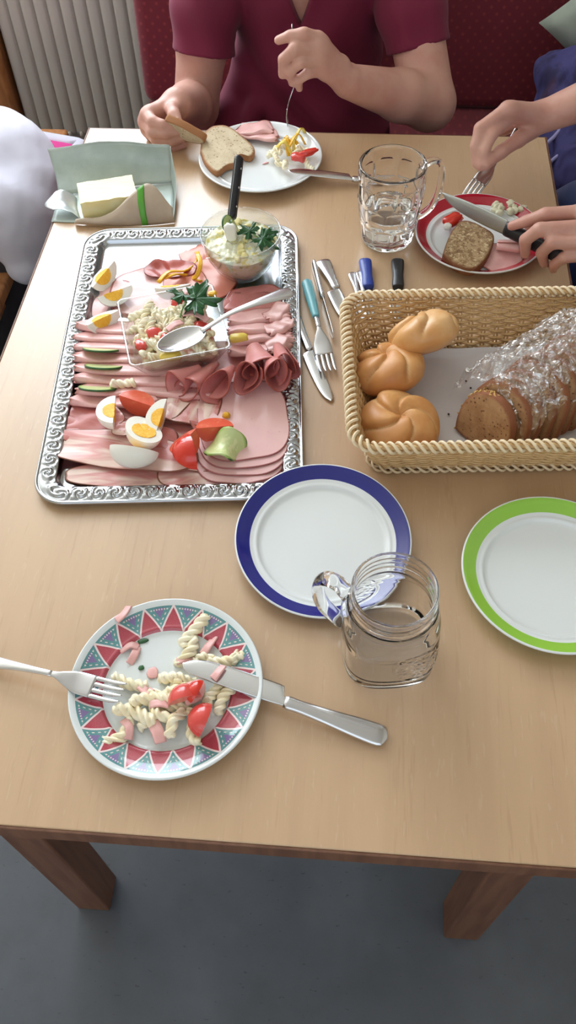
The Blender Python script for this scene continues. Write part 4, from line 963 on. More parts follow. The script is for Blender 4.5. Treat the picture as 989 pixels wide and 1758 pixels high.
def ruled(A, B, nu=28, nv=12, bulge=(0, 0, 0), seed=1, amp=.0012):
    A = spline(A, nu); B = spline(B, nu); S = np.zeros((nu, nv, 3))
    for j in range(nv):
        f = j/(nv-1); S[:, j] = A*(1-f)+B*f+np.array(bulge)*math.sin(PI*f)
    S += amp*np.stack([vnoise(S*38, seed+k, 3) for k in range(3)], -1)*np.array([.4, .6, .6]); S[..., 2] = np.maximum(S[..., 2], .0008); return S
S = ruled([(.000, -.275, .001), (.10, -.275, .001), (.196, -.262, .001)], [(-.004, -.205, .001), (.08, -.185, .001), (.180, -.160, .001)], amp=.0003); V, Fc = shell(S, -.0005); add('base_sheet', V, Fc, WRAP, wr, world=True)
S = ruled([(-.004, -.206, .002), (.08, -.184, .002), (.180, -.162, .002)], [(-.024, -.153, .050), (.07, -.140, .058), (.174, -.134, .051)], bulge=(0, .008, -.004), seed=4, amp=.0022); V, Fc = shell(S, -.0005); add('back_flap', V, Fc, WRAP, wr, world=True)
S = ruled([(.176, -.165, .002), (.186, -.20, .002), (.194, -.262, .002)], [(.176, -.136, .050), (.190, -.190, .020), (.197, -.262, .012)], seed=6); V, Fc = shell(S, -.0005); add('side_flap', V, Fc, WRAP, wr, world=True)
FFL = ruled([(.040, -.279, .001), (.11, -.281, .001), (.160, -.276, .001), (.197, -.268, .001)], [(.044, -.283, .013), (.098, -.273, .019), (.156, -.243, .052), (.196, -.262, .024)], nu=48, bulge=(0, -.006, .002), seed=9, amp=.0012); V, Fc = shell(FFL, .0005); ff = add('front_flap', V, Fc, WOUT, wr, world=True)
S2 = np.array([FFL[i]*1.0+np.array([-.0002, -.0010, .0006]) for i in (27, 28, 29, 30)]); V, Fc = shell(S2, .0003); add('green_stripe', V, Fc, Mat('green_print', (84, 158, 48), .4).m, ff, loc=(0, 0, 0), world=False).data.transform(Matrix.Translation((-BUT[0], -BUT[1], -.0003)))
S = ruled([(.046, -.268, .002), (.036, -.245, .002), (.028, -.214, .002)], [(.002, -.262, .014), (-.014, -.245, .012), (.000, -.222, .020)], bulge=(0, 0, .008), seed=12, amp=.003); V, Fc = shell(S, -.0005); add('crumpled_end', V, Fc, Mat('silver_foil', (206, 212, 216), .3, .5).m, wr, world=True)

# ------------------------------------------------------------------ bread
cr = Mat('bread_crust', (160, 104, 62), .55); cr.mix(cr.noise(40, 4, .6).step(.35, .7), (190, 132, 84)).bump(cr.noise(160, 3), .4, .0015); CRUST = cr.m
def crumb_mat(name, c1, c2, hole, crust):
    m = Mat(name, c1, .8); m.mix(m.noise(60, 4, .6).step(.4, .65), c2).mix(m.voro(170).step(.30, .12)*m.noise(50, 2).step(.46, .56), hole)
    m.mix(m.noise(240, 2).step(.66, .72), hole).mix(m.attr('edge'), crust); m.bump(m.noise(200, 4, .6), .5, .0015); return m.m
GREYB = crumb_mat('grey_rye_crumb', (206, 190, 160), (194, 176, 146), (138, 112, 82), (158, 106, 66))
WHOLE = crumb_mat('wholegrain_crumb', (186, 160, 122), (158, 128, 92), (98, 68, 46), (136, 84, 52))
_w2 = Mat('seeded_crumb', (178, 150, 112), .8); _w2.mix(_w2.noise(110, 4, .7).step(.42, .58), (138, 106, 72)).mix(_w2.noise(170, 3, .6).step(.56, .64), (206, 184, 146)).mix(_w2.voro(210).step(.26, .14), (84, 58, 40)).mix(_w2.attr('edge'), (128, 80, 48)); _w2.bump(_w2.noise(170, 4, .6), .8, .003); SEEDED = _w2.m
ROLLB = crumb_mat('brown_bread_crumb', (176, 136, 96), (160, 118, 80), (106, 68, 42), (138, 84, 54))
def bread_geo(out, th, seed=0, nr=9):
    """out: closed outline points; a slice of thickness th standing on z = 0, crust round the side"""
    out = spline(np.vstack([np.c_[out, np.zeros(len(out))], [(*out[0], 0)]]), 73)[:-1, :2]; c = out.mean(0); na = len(out); rows = []; E = []
    fs = list((np.arange(nr)/(nr-1))**.8*.985)
    def ring(f, z, e, jit): P = c+(out-c)*f; rows.append(np.c_[P, z+jit*vnoise(np.c_[P*160, np.zeros(na)], seed, 2)]); E.append(np.full(na, e))
    for f in fs: ring(f, th, 1.0 if f > .955 else 0.0, .0006)
    ring(1.0, th*.82, 1, 0); ring(1.006, th*.5, 1, 0); ring(1.0, th*.18, 1, 0)
    for f in fs[::-1]: ring(f, 0, 1.0 if f > .955 else 0.0, 0)
    V = np.vstack(rows); return V, grid_faces(len(rows), na, False, True), np.concatenate(E)
def kaiser(seed, R=.050, H=.030, swirl=1.1):
    n1, n2 = 60, 120; V = []; E = []
    for i in range(n1+1):
        ps = PI*i/n1; s = math.sin(ps); cz = math.cos(ps)
        for j in range(n2):
            a = 2*PI*j/n2; x = s*R; z = cz*(H if cz > 0 else H*.78)
            sup = (abs(s)**2.3+abs(cz)**2.3)**(-1/2.3); x *= sup; z *= sup
            g = 0.0; d = 0.0
            if ps < PI*.56:
                w_ = (5*(a-swirl*(1-s)*1.1)/(2*PI)+seed*.37) % 1.0; fade = min(1, s*3.2)*max(0, min(1, (1.66-ps)/.55))
                d = .0072*fade*((w_**.45)*(1-w_**7)-.55); g = fade*math.exp(-((w_-.03)/.05)**2)
                dep = -.0075*math.exp(-(s/.16)**2); z += dep
            k = 1+d/R*1.6; V.append((x*k*math.cos(a), x*k*math.sin(a), z+d*1.2*max(0, cz))); E.append(g)
    V = np.array(V); V *= (1+.022*vnoise(V*34, seed, 2))[:, None]; return V, grid_faces(n1+1, n2, False, True), E
km = Mat('golden_roll_crust', (200, 138, 78), .5, coat=.05); km.mix(km.noise(22, 4, .6).step(.42, .7), (216, 164, 104)).mix(km.noise(9, 3).step(.5, .75), (178, 108, 52)).mix(km.attr('edge')*0.7, (226, 186, 132)).bump(km.noise(120, 3), .18, .001); KAIS = km.m
km2 = Mat('pale_roll_crust', (212, 158, 98), .42, coat=.1); km2.mix(km2.noise(20, 4, .6).step(.42, .7), (226, 184, 132)).mix(km2.noise(8, 3).step(.52, .75), (196, 134, 74)).mix(km2.attr('edge')*0.6, (232, 200, 154)).bump(km2.noise(120, 3), .18, .001); KAIS2 = km2.m
for k, (pos, rot, R, H, mt, lab) in enumerate((((.546, -.702, .031), (3, 4, 10), .0500, .031, KAIS, 'golden kaiser roll lying flat at the near end of the basket'),
        ((.5330, -.616, .039), (-20, -14, 0), .0460, .031, KAIS, 'kaiser roll with deep folds, middle one of the three'),
        ((.577, -.572, .062), (-38, -26, 0), .0450, .029, KAIS2, 'pale kaiser roll tilted on top, farthest of the three'))):
    V, Fc, E = kaiser(k+1, R, H); o = add('kaiser_roll', V, Fc, mt, None, loc=pos, rot=tuple(math.radians(q) for q in rot), attrs={'edge': E}); tag(o, lab, 'bread roll')
# paper lining
nm_ = Mat('white_paper_lining', (214, 210, 212), .7); nm_.bump(nm_.noise(7, 3, dist=.8), .4, .01)
nx_, ny_ = 50, 40; S = np.zeros((nx_, ny_, 3))
for i in range(nx_):
    for j in range(ny_):
        u = -.150+.300*i/(nx_-1); v = -.094+.188*j/(ny_-1)
        S[i, j] = (u, v, .0050+.0012*math.sin(u*40+v*15)**2+max(0, abs(v)-.085)*.9)
V, Fc = shell(S, .0006); o = add('paper_lining', V, Fc, nm_.m, None, loc=(BC[0], BC[1], .0003), rot=(0, 0, BA)); tag(o, 'white paper lining on the floor of the bread basket', 'paper')
for k, (px, py) in enumerate(((807, 636), (770, 712), (800, 655), (808, 667))):
    chunk('dark_crumb', 'tiny dark crumb on the white basket lining, %s' % ('farthest one', 'nearest one', 'second from the far side', 'third from the far side')[k], 'crumb', Mat('burnt_crumb', (60, 48, 40), .7).m, tz(px, py, .0075), (.0022 if k == 0 else .0013, .0013, .001), k)
# sliced loaf
def loaf_outline(w, h, flat=.35):
    pts = [(-w/2, 0), (-w*.53, h*.30), (-w*.49, h*.62), (-w*.34, h*.88), (-w*.12, h*.99), (w*.12, h), (w*.34, h*.88), (w*.49, h*.62), (w*.53, h*.30), (w/2, 0), (w*.2, -.002), (-w*.2, -.002)]
    return np.array(pts)
sl = [(.652, -.700, .0080, 0.074, .074, -38, 78)]
for k in range(1, 9): sl.append((.652+.0150*k*.86+.0015*math.sin(k*2.1), -.700+.0150*k*.60, .0080, .080+.003*min(k, 4), .076+.0020*k+.003*math.sin(k*1.7), -38+2.2*k+3*math.sin(k*2.9), 76-1.2*k+2*math.sin(k*1.9)))
for k in range(2): sl.append((.790+.016*k, -.598+.008*k, .0080, .100, .092+.003*k, -20+6*k, 66))
for k, (x, y, z, w_, h_, yaw, lean) in enumerate(sl):
    V, Fc, E = bread_geo(loaf_outline(w_, h_), .0115, k); V = np.asarray(V)
    # local: outline in x (width) and y (height); stand it up and turn the face to the lower left
    o = add('bread_slice', V, Fc, ROLLB if k < 9 else WHOLE, None, loc=(x, y, z), rot=(math.radians(lean), 0, math.radians(yaw-6)), attrs={'edge': E})
    tag(o, ('front slice of the wrapped brown loaf, its cut face showing' if k == 0 else 'brown bread slice in the wrapped loaf, %s behind the front slice' % ('', 'first', 'second', 'third', 'fourth', 'fifth', 'sixth', 'seventh', 'eighth')[k] if k < 9 else ('pale-faced bread slice standing high at the far right of the basket', 'rearmost bread slice standing at the right of the basket')[k-9]), 'bread', 'slices of the wrapped loaf')
sd_ = MB(); rs = random.Random(3)
for k in range(46):                                # seeds along the left crust of the front slice
    f_ = rs.uniform(-.05, .62); w_, h_ = .074, .074; P_ = spline(np.c_[loaf_outline(w_, h_)[:6], np.zeros(6)], 40); p_ = P_[int(max(0, min(39, f_*60)))]
    V, Fc = loft(np.array([-.0022, -.0012, 0, .0012, .0022]), [.0002, .0009, .0012, .0009, .0002], [.0002, .0006, .0007, .0005, .0002], np.zeros(5), n=6)
    V = np.asarray(V)@rotz(rs.uniform(0, 6))@roty(rs.uniform(-1.5, 1.5)).T+np.array([p_[0]-.0006, p_[1]+.0004, rs.uniform(.001, .0105)]); sd_.put(V, Fc)
fs_ = [o for o in bpy.data.objects if o.get('label', '').startswith('front slice')][0]
o = add('seeds', sd_.V, sd_.F, Mat('seed', (206, 166, 96), .5).m, fs_, loc=(0, 0, 0)); o['kind'] = 'stuff'
# crumpled cling film over the loaf
n1, n2 = 110, 110; S = np.zeros((n1, n2, 3))
for i in range(n1):
    for j in range(n2):
        u, v = i/(n1-1), j/(n2-1)
        e1 = np.array([.77, .60]); e2 = np.array([.64, -.77]); q1 = -.050+.165*u; q2 = -.080+.132*v; c = np.array([.699, -.654])+e1*q1+e2*q2
        prof_ = .097+.016*u-13*(q2+.006)**2-.9*max(0, -.030-q1)
        S[i, j] = (c[0], c[1], prof_)
Q = S*np.array([1, 1, .5])
rdg = lambda f, sd: 1-2*np.abs(vnoise(Q*f, sd, 2))
S[..., 2] += .0060*rdg(55, 3)+.0034*rdg(120, 5)+.0018*rdg(240, 6); S[..., 0] += .004*vnoise(Q*70, 9, 3); S[..., 1] += .004*vnoise(Q*70, 10, 3)
V, Fc = S.reshape(-1, 3), grid_faces(n1, n2)
fmat = bpy.data.materials.new('cling_film'); fmat.use_nodes = True; nt = fmat.node_tree; nt.nodes.remove(nt.nodes['Principled BSDF']); out_n = nt.nodes['Material Output']
tr_ = nt.nodes.new('ShaderNodeBsdfTransparent'); gl_ = nt.nodes.new('ShaderNodeBsdfGlossy'); gl_.inputs['Roughness'].default_value = .22; gl_.inputs['Color'].default_value = (.95, .96, .97, 1)
mx_ = nt.nodes.new('ShaderNodeMixShader'); no_ = nt.nodes.new('ShaderNodeTexNoise'); no_.inputs['Scale'].default_value = 45; no_.inputs['Detail'].default_value = 4; no_.inputs['Distortion'].default_value = 1.5
mr_ = nt.nodes.new('ShaderNodeMapRange'); mr_.inputs[1].default_value = .40; mr_.inputs[2].default_value = .68; mr_.inputs[3].default_value = .14; mr_.inputs[4].default_value = .55
tcn = nt.nodes.new('ShaderNodeTexCoord'); bpn = nt.nodes.new('ShaderNodeBump'); bpn.inputs['Strength'].default_value = .8; bpn.inputs['Distance'].default_value = .004
nt.links.new(tcn.outputs['Object'], no_.inputs['Vector']); nt.links.new(no_.outputs['Fac'], mr_.inputs[0]); nt.links.new(no_.outputs['Fac'], bpn.inputs['Height']); nt.links.new(bpn.outputs[0], gl_.inputs['Normal'])
nt.links.new(mr_.outputs[0], mx_.inputs[0]); nt.links.new(tr_.outputs[0], mx_.inputs[1]); nt.links.new(gl_.outputs[0], mx_.inputs[2]); nt.links.new(mx_.outputs[0], out_n.inputs['Surface'])
o = add('cling_film', V, Fc, fmat, None, smooth=False); tag(o, 'crumpled clear cling film over the sliced loaf', 'plastic film')

# ------------------------------------------------------------------ food on the plain white plate
def bread_on(label, outpx, z, th, mat, tilt=(0, 0), seed=0, cat='bread'):
    P = np.array([tz(x, y, z+th)[:2] for x, y in outpx]); c = P.mean(0); V, Fc, E = bread_geo(P-c, th, seed)
    o = add('bread_slice', V, Fc, mat, None, loc=(c[0], c[1], z), rot=(math.radians(tilt[0]), math.radians(tilt[1]), 0), attrs={'edge': E}); return tag(o, label, cat)
bread_on('grey bread slice with a bitten edge on the plain white plate', [(343, 262), (347, 236), (366, 220), (390, 218), (414, 232), (436, 250), (430, 264), (412, 262), (404, 276), (388, 282), (370, 294), (352, 280)], .0100, .011, GREYB, (2, 5), 3)
pz = .012
for k, (px, py, w_, rt_, lab) in enumerate(((440, 240, 72, -6, 'lowest folded ham slice on the plain white plate'), (437, 231, 64, 2, 'upper folded ham slice on the plain white plate'))):
    folded_slice(lab, HAM, px, py, w_, .036, pz+.004*k, rt_, 130+k, 'ham slices on the plain white plate', thick=.006)
r2 = random.Random(11)
for k in range(7):
    px, py = r2.uniform(484, 522), r2.uniform(238, 268); p = tz(px, py, pz); d = rotz(r2.uniform(0, 3.1))@np.array([.016, 0, 0])
    ribbon('pepper_strip', 'yellow pepper strip in the salad on the plain white plate', 'pepper', YPIECE if k % 2 else YPEP, [p-d+np.array([0, 0, .002]), p+np.array([.002, .004, .012+.002*k]), p+d+np.array([0, 0, .004])], .0026, .0016, 'pepper strips in the plate salad', twist=.6)
for k in range(9):
    px, py = r2.uniform(470, 530), r2.uniform(240, 284); fusilli(k, tz(px, py, pz+.006+.002*(k % 3)), r2.uniform(0, 6.28), r2.uniform(-.3, .3), 'pasta spiral in the salad on the plain white plate', 'pasta spirals on the plain white plate', .75, r2.uniform(0, 6))
chunk('tomato_piece', 'long orange-red tomato slice at the right edge of the plate salad', 'tomato', TOMATO, tz(526, 268, pz+.010), (.020, .006, .005), 51, rot=(0, -10, 14))
chunk('tomato_piece', 'pinkish tomato piece in front of the plate salad', 'tomato', TOMS, tz(512, 276, pz+.006), (.013, .009, .006), 52, rot=(0, 0, -20))
chunk('ham_scrap', 'tiny ham scrap in the middle of the plain white plate', 'ham', HAMSTRIP, tz(456, 281, .0050), (.006, .0016, .001), 53, rot=(0, 0, 30))

# ------------------------------------------------------------------ food on the red-rimmed plate
bread_on('thick wholegrain bread slice with butter on the red-rimmed plate', [(760, 436), (768, 412), (780, 390), (796, 378), (820, 384), (847, 402), (845, 422), (834, 444), (816, 460), (798, 460), (776, 450)], .0105, .013, SEEDED, (0, 0), 5)
meat_slice('ham_slice', 'pink ham slice lying beside the wholegrain bread on the red-rimmed plate', HAM, 858, 442, 78, 46, .0125, 20, seed=140, amp=.002)
rolled_slice('rolled ham slice with butter under the knife hand', HAM, 852, 428, .0150, .034, .008, .012, 1.3, -10, 4, 141, None)
chunk('tomato_piece', 'orange-red tomato piece at the left of the red-rimmed plate', 'tomato', TOMATO, tz(776, 386, .010), (.017, .009, .008), 61, rot=(0, 0, 38))
chunk('cheese_piece', 'small white cheese piece beside the tomato on the red-rimmed plate', 'cheese', EGGW, tz(768, 394, .0115), (.006, .005, .005), 62)
ck = Mat('crumbly_curd', (226, 224, 196), .5).m
for k in range(16):
    px, py = r2.uniform(846, 898), 358+r2.uniform(-7, 9)+(r2.uniform(0, 6)); chunk('curd_crumb', 'crumb of white curd cheese on the red-rimmed plate', 'cheese', ck, tz(px, py, .0095), (r2.uniform(.004, .008), r2.uniform(.003, .006), .005), 70+k, 'curd cheese crumbs on the red-rimmed plate', (0, 0, r2.uniform(0, 180)))

# ------------------------------------------------------------------ leftovers on the patterned plate
FP = [(334, 1084, 58, 0, 1.05), (322, 1118, 66, 1, 1.0), (350, 1130, 10, 2, .8), (388, 1134, 18, 0, .95), (404, 1128, 80, 2, .6), (222, 1172, -14, 0, .95), (306, 1166, -4, 3, .95), (286, 1186, 30, 1, .95), (262, 1202, 8, 3, 1.05), (318, 1184, 10, 0, .95), (232, 1226, -16, 3, 1.05), (206, 1258, 48, 1, .95), (258, 1236, 34, 2, .9), (300, 1238, 70, 1, .9), (334, 1256, 100, 2, .95), (372, 1182, 60, 0, .9), (388, 1196, 62, 3, .9), (276, 1222, -30, 1, .9), (344, 1216, 40, 2, .9), (296, 1212, 12, 0, .9)]
zone = ('at the far edge of the plate', 'in front of the farthest spiral', 'next to the knife tip', 'beyond the knife blade', 'at the right end beyond the knife', 'at the tines of the fork', 'beside the knife tip on the near side', 'left of the tomato, upper row', 'left of the tomato, middle row', 'right behind the tomato pieces', 'below the fork tines', 'nearest the lower left of the plate', 'left of the long ham strip', 'standing right of the long ham strip', 'between the ham strip and the tomato', 'under the knife blade, left', 'under the knife blade, right', 'in the lower middle of the heap', 'just below the tomato', 'in the centre of the heap')
for k, (px, py, ang, v_, s_) in enumerate(FP):
    zf = .0105+(.0055 if k in (8, 10, 13, 17, 9) else 0); fusilli(v_, tz(px, py, zf), math.radians(ang), r2.uniform(-.12, .12), 'pasta spiral on the patterned plate, '+zone[k], 'pasta spirals on the patterned plate', s_*1.12, r2.uniform(0, 6))
HS = [([(206, 1118), (224, 1108), (238, 1112)], .0070, 'curved ham strip at the upper left of the patterned plate'), ([(236, 1112), (230, 1126), (222, 1140)], .0062, 'short ham strip hanging from the curved one'), ([(200, 1066), (212, 1056), (222, 1042)], .0190, 'pale ham scrap on the rim of the patterned plate'),
      ([(348, 1124), (358, 1110), (370, 1094)], .0090, 'thin ham strip right of the pasta at the far edge'), ([(304, 1136), (318, 1132), (336, 1128)], .0100, 'ham strip under the second pasta spiral'), ([(262, 1240), (270, 1256), (276, 1276)], .0150, 'wide ham strip at the near side of the heap'),
      ([(212, 1236), (222, 1250), (220, 1270)], .0130, 'narrow ham strip at the lower left of the heap'), ([(240, 1178), (252, 1188), (262, 1184)], .0135, 'ham strip in front of the fork tines'), ([(320, 1180), (344, 1174), (340, 1196), (318, 1204)], .0220, 'ham ring draped over the tomato'), ([(366, 1166), (374, 1156), (384, 1144)], .0240, 'small ham strip stuck to the knife blade'), ([(258, 1210), (274, 1208), (290, 1212)], .0190, 'short ham strip left of the tomato')]
for pts, z, lab in HS:
    P = [tz(x, y, z+.0015*math.sin(i*2)) for i, (x, y) in enumerate(pts)]; ribbon('ham_strip', lab, 'ham', HAMSTRIP, P, .0042 if 'wide' not in lab else .0062, .0016, twist=.5)
chunk('ham_scrap', 'round pale ham scrap near the middle of the patterned plate', 'ham', HAMSTRIP, tz(262, 1156, .0050), (.0055, .0065, .0012), 90)
tomato('soft tomato wedge in the middle of the pasta leftovers', 318, 1204, .0210, 20, (150, 0), .034, .018, 40, TOMS)
tomato('small bright tomato wedge standing in the ham ring', 338, 1188, .0270, 70, (165, 0), .026, .011, 40, TOMATO)
tomato('soft tomato wedge nearest the rim, below the ham ring', 352, 1238, .0180, 80, (155, 6), .036, .018, 45, TOMS)
for k, (px, py, sz) in enumerate(((246, 1101, .0055), (243, 1147, .0030))):
    chunk('herb_leaf', ('dark green herb shred at the top of the patterned plate', 'tiny dark green herb shred in the plate centre')[k], 'herb', PARS, tz(px, py, .0050), (sz, .0026, .0010), 95+k, rot=(0, 0, 15))
sm2 = Mat('dressing_smear', (226, 226, 214), .25).m
# ------------------------------------------------------------------ bodies: signed distance fields turned into one surface
class Field:
    def __init__(s, lo, hi, h):
        s.lo = np.array(lo, float); s.h = h; s.n = np.ceil((np.array(hi)-s.lo)/h).astype(int)+1
        s.D = np.full(s.n, 1.0, np.float32)
    def box(s, lo, hi):
        a = np.clip(np.floor((np.array(lo)-s.lo)/s.h).astype(int), 0, s.n-1); b = np.clip(np.ceil((np.array(hi)-s.lo)/s.h).astype(int)+1, 1, s.n); return tuple(slice(i, j) for i, j in zip(a, b))
    def pts(s, sl):
        g = [np.arange(q.start, q.stop, dtype=np.float32)*s.h+s.lo[i] for i, q in enumerate(sl)]
        return np.meshgrid(*g, indexing='ij', sparse=True)
    def put(s, fn, lo, hi, k=.006, mode='add'):
        m = max(k, .004)+3*s.h; sl = s.box(np.array(lo)-m, np.array(hi)+m)
        if any(q.stop <= q.start for q in sl): return
        x, y, z = s.pts(sl); d = fn(x, y, z).astype(np.float32); a = s.D[sl]
        if mode == 'cut': d = -d; hh = np.clip(.5-.5*(d-a)/k*-1, 0, 1); hh = np.clip(.5+.5*(d-a)/k, 0, 1); s.D[sl] = a+(d-a)*hh+k*hh*(1-hh); return
        hh = np.clip(.5+.5*(d-a)/k, 0, 1); s.D[sl] = d+(a-d)*hh-k*hh*(1-hh)
    def cone(s, a, b, ra, rb, k=.006, flat=None):
        a, b = np.array(a, float), np.array(b, float); ab = b-a; L2 = ab@ab+1e-12; r = max(ra, rb)
        def fn(x, y, z):
            px, py, pz = x-a[0], y-a[1], z-a[2]; t = np.clip((px*ab[0]+py*ab[1]+pz*ab[2])/L2, 0, 1)
            return np.sqrt((px-t*ab[0])**2+(py-t*ab[1])**2+(pz-t*ab[2])**2)-(ra+(rb-ra)*t)
        s.put(fn, np.minimum(a, b)-r, np.maximum(a, b)+r, k)
    def ell(s, c, r, k=.01, mode='add', R=None):
        c, r = np.array(c, float), np.array(r, float); m = r.min(); R_ = np.eye(3) if R is None else np.asarray(R).T; rr = r.max() if R is not None else r
        def fn(x, y, z):
            p = [R_[i][0]*(x-c[0])+R_[i][1]*(y-c[1])+R_[i][2]*(z-c[2]) for i in range(3)]
            q = np.sqrt((p[0]/r[0])**2+(p[1]/r[1])**2+(p[2]/r[2])**2); return (q-1)*m*np.clip(q, .6, 1.4)**0
        s.put(fn, c-rr, c+rr, k, mode)
    def cut(s, fn, lo, hi, k=.002): s.put(fn, lo, hi, k, 'cut')
    def mesh(s):
        D = s.D; I = D < 0; n = np.array(D.shape)-1
        c = [I[i:n[0]+i, j:n[1]+j, k:n[2]+k] for i in (0, 1) for j in (0, 1) for k in (0, 1)]
        any_ = c[0].copy(); all_ = c[0].copy()
        for q in c[1:]: any_ |= q; all_ &= q
        act = np.argwhere(any_ & ~all_); idx = np.full(n, -1, np.int32); idx[tuple(act.T)] = np.arange(len(act))
        acc = np.zeros((len(act), 3)); cnt = np.zeros(len(act)); off = [(i, j, k) for i in (0, 1) for j in (0, 1) for k in (0, 1)]
        val = {o: D[tuple((act+o).T)] for o in off}
        for o in off:
            for ax in range(3):
                if o[ax] == 0:
                    p = list(o); p[ax] = 1; p = tuple(p); a, b = val[o], val[p]; m = (a < 0) != (b < 0)
                    t = np.where(m, a/(a-b+1e-12), 0); pos = np.array(o, float)[None, :]+np.zeros((len(act), 3)); pos[:, ax] += t; acc[m] += pos[m]; cnt[m] += 1
        V = (act+acc/cnt[:, None])*s.h+s.lo; Fc = []
        for ax in range(3):
            u, v = (ax+1) % 3, (ax+2) % 3; sl0 = [slice(None)]*3; sl1 = [slice(None)]*3; sl0[ax] = slice(0, -1); sl1[ax] = slice(1, None)
            E = np.argwhere(I[tuple(sl0)] != I[tuple(sl1)]); E = E[(E[:, u] > 0) & (E[:, v] > 0) & (E[:, u] < n[u]) & (E[:, v] < n[v])]
            q = []
            for du, dv in ((0, 0), (-1, 0), (-1, -1), (0, -1)):
                e = E.copy(); e[:, u] += du; e[:, v] += dv; q.append(idx[tuple(e.T)])
            q = np.stack(q, 1); flip = I[tuple(E.T)]; q[~flip] = q[~flip][:, ::-1]; Fc.append(q)
        return V, np.vstack(Fc)
def fast_mesh(name, V, Fc, mat, parent, smooth_it=0):
    if parent is not None: V = V-np.array(ORG[parent.name])
    for _ in range(smooth_it):
        acc = np.zeros_like(V); cnt = np.zeros(len(V))
        for a, b in ((0, 1), (1, 2), (2, 3), (3, 0)):
            np.add.at(acc, Fc[:, a], V[Fc[:, b]]); np.add.at(cnt, Fc[:, a], 1); np.add.at(acc, Fc[:, b], V[Fc[:, a]]); np.add.at(cnt, Fc[:, b], 1)
        V = V*.45+acc/np.maximum(cnt, 1)[:, None]*.55
    me = bpy.data.meshes.new(name); me.vertices.add(len(V)); me.vertices.foreach_set('co', V.astype(np.float32).ravel())
    nf = len(Fc); me.loops.add(nf*4); me.loops.foreach_set('vertex_index', Fc.astype(np.int32).ravel()); me.polygons.add(nf)
    me.polygons.foreach_set('loop_start', np.arange(nf, dtype=np.int32)*4); me.update(calc_edges=True); me.validate()
    me.polygons.foreach_set('use_smooth', [True]*len(me.polygons)); me.materials.append(mat)
    o = bpy.data.objects.new(name, me); link(o, parent, (0, 0, 0) if parent is not None else (0, 0, 0)); return o
sk = Mat('skin', (200, 152, 137), .48, sss=.12, sr=.006); sk.mix(sk.noise(26, 4, .6).step(.4, .72)*0.7, (190, 134, 120)).mix(sk.noise(7, 2).step(.5, .8)*0.4, (214, 170, 150)).bump(sk.noise(420, 3), .12, .0008); SKIN = sk.m
def hand(f, wrist, mcps, fingers, thumb, rf=.0086, rw=.024):
    """palm from the wrist to the knuckles, then each finger as a chain of its own"""
    w_ = np.array(wrist)
    for i, m in enumerate(mcps):
        f.cone(w_+(np.array(m)-w_)*.12, m, rw*.62, .0118 if i < 3 else .0105, .012)
    for a, b in zip(mcps, mcps[1:]): f.cone((np.array(a)*.9+w_*.1), (np.array(b)*.9+w_*.1), .0105, .0105, .010)
    for i, ch in enumerate(fingers):
        sc = (1.0, 1.04, .98, .86)[i]; rr = [rf*1.12*sc, rf*1.02*sc, rf*.92*sc, rf*.76*sc]
        for q in range(len(ch)-1): f.cone(ch[q], ch[q+1], rr[q], rr[q+1], .0030)
    for q in range(len(thumb)-1): f.cone(thumb[q], thumb[q+1], (.0150, .0115, .0100, .0085)[q], (.0115, .0100, .0085, .008)[q], .006)
def head(f, c, face, k=.01):
    """skull, jaw, nose, brow, ears and lips; face: unit direction the face looks"""
    c = np.array(c, float); fd = np.array(face, float); fd /= np.linalg.norm(fd); up = np.array([0, 0, 1.0]); up = up-fd*(up@fd); up /= np.linalg.norm(up); sd = np.cross(up, fd); R = np.stack([sd, fd, up], 1)
    P = lambda a, b, d: c+sd*a+fd*b+up*d
    f.ell(P(0, -.008, .025), (.074, .092, .082), .01, R=R); f.ell(P(0, .030, -.045), (.056, .056, .062), .03, R=R)
    f.cone(P(0, .086, .012), P(0, .100, -.018), .008, .013, .010)
    for s_ in (-1, 1):
        f.ell(P(s_*.034, .088, .014), (.015, .012, .009), .006, 'cut', R=R); f.ell(P(s_*.033, .074, .012), (.012, .012, .012), .003, R=R)
        f.cone(P(s_*.018, .086, .032), P(s_*.048, .074, .030), .006, .005, .008); f.ell(P(s_*.078, -.008, -.002), (.008, .018, .030), .005, R=R)
    f.cone(P(-.020, .080, -.052), P(.020, .080, -.052), .006, .006, .006); f.cone(P(-.018, .078, -.062), P(.018, .078, -.062), .0065, .0065, .004)
    return R
def hair(c, face, name, parent, col):
    f = Field(np.array(c)-.15, np.array(c)+.15, .006); c = np.array(c, float); fd = np.array(face, float); fd /= np.linalg.norm(fd); up = np.array([0, 0, 1.0]); up = up-fd*(up@fd); up /= np.linalg.norm(up); sd = np.cross(up, fd); R = np.stack([sd, fd, up], 1)
    f.ell(c-fd*.018+up*.034, (.086, .098, .088), .01, R=R); f.ell(c-fd*.050-up*.045, (.082, .058, .095), .03, R=R); f.ell(c+fd*.075-up*.030, (.085, .075, .085), .012, 'cut', R=R)
    m = Mat('hair_'+name, col, .5); m.bump(m.noise(60, 3, sc=(6, 6, 1)), .5, .004); V, Fc = f.mesh(); V = V+.004*np.c_[vnoise(V*np.array([90, 90, 22]), 1, 3), vnoise(V*np.array([90, 90, 22]), 2, 3), .3*vnoise(V*60, 3, 2)]; return fast_mesh('hair', V, Fc, m.m, parent, 0)
V3 = lambda *a: np.array(a, float)

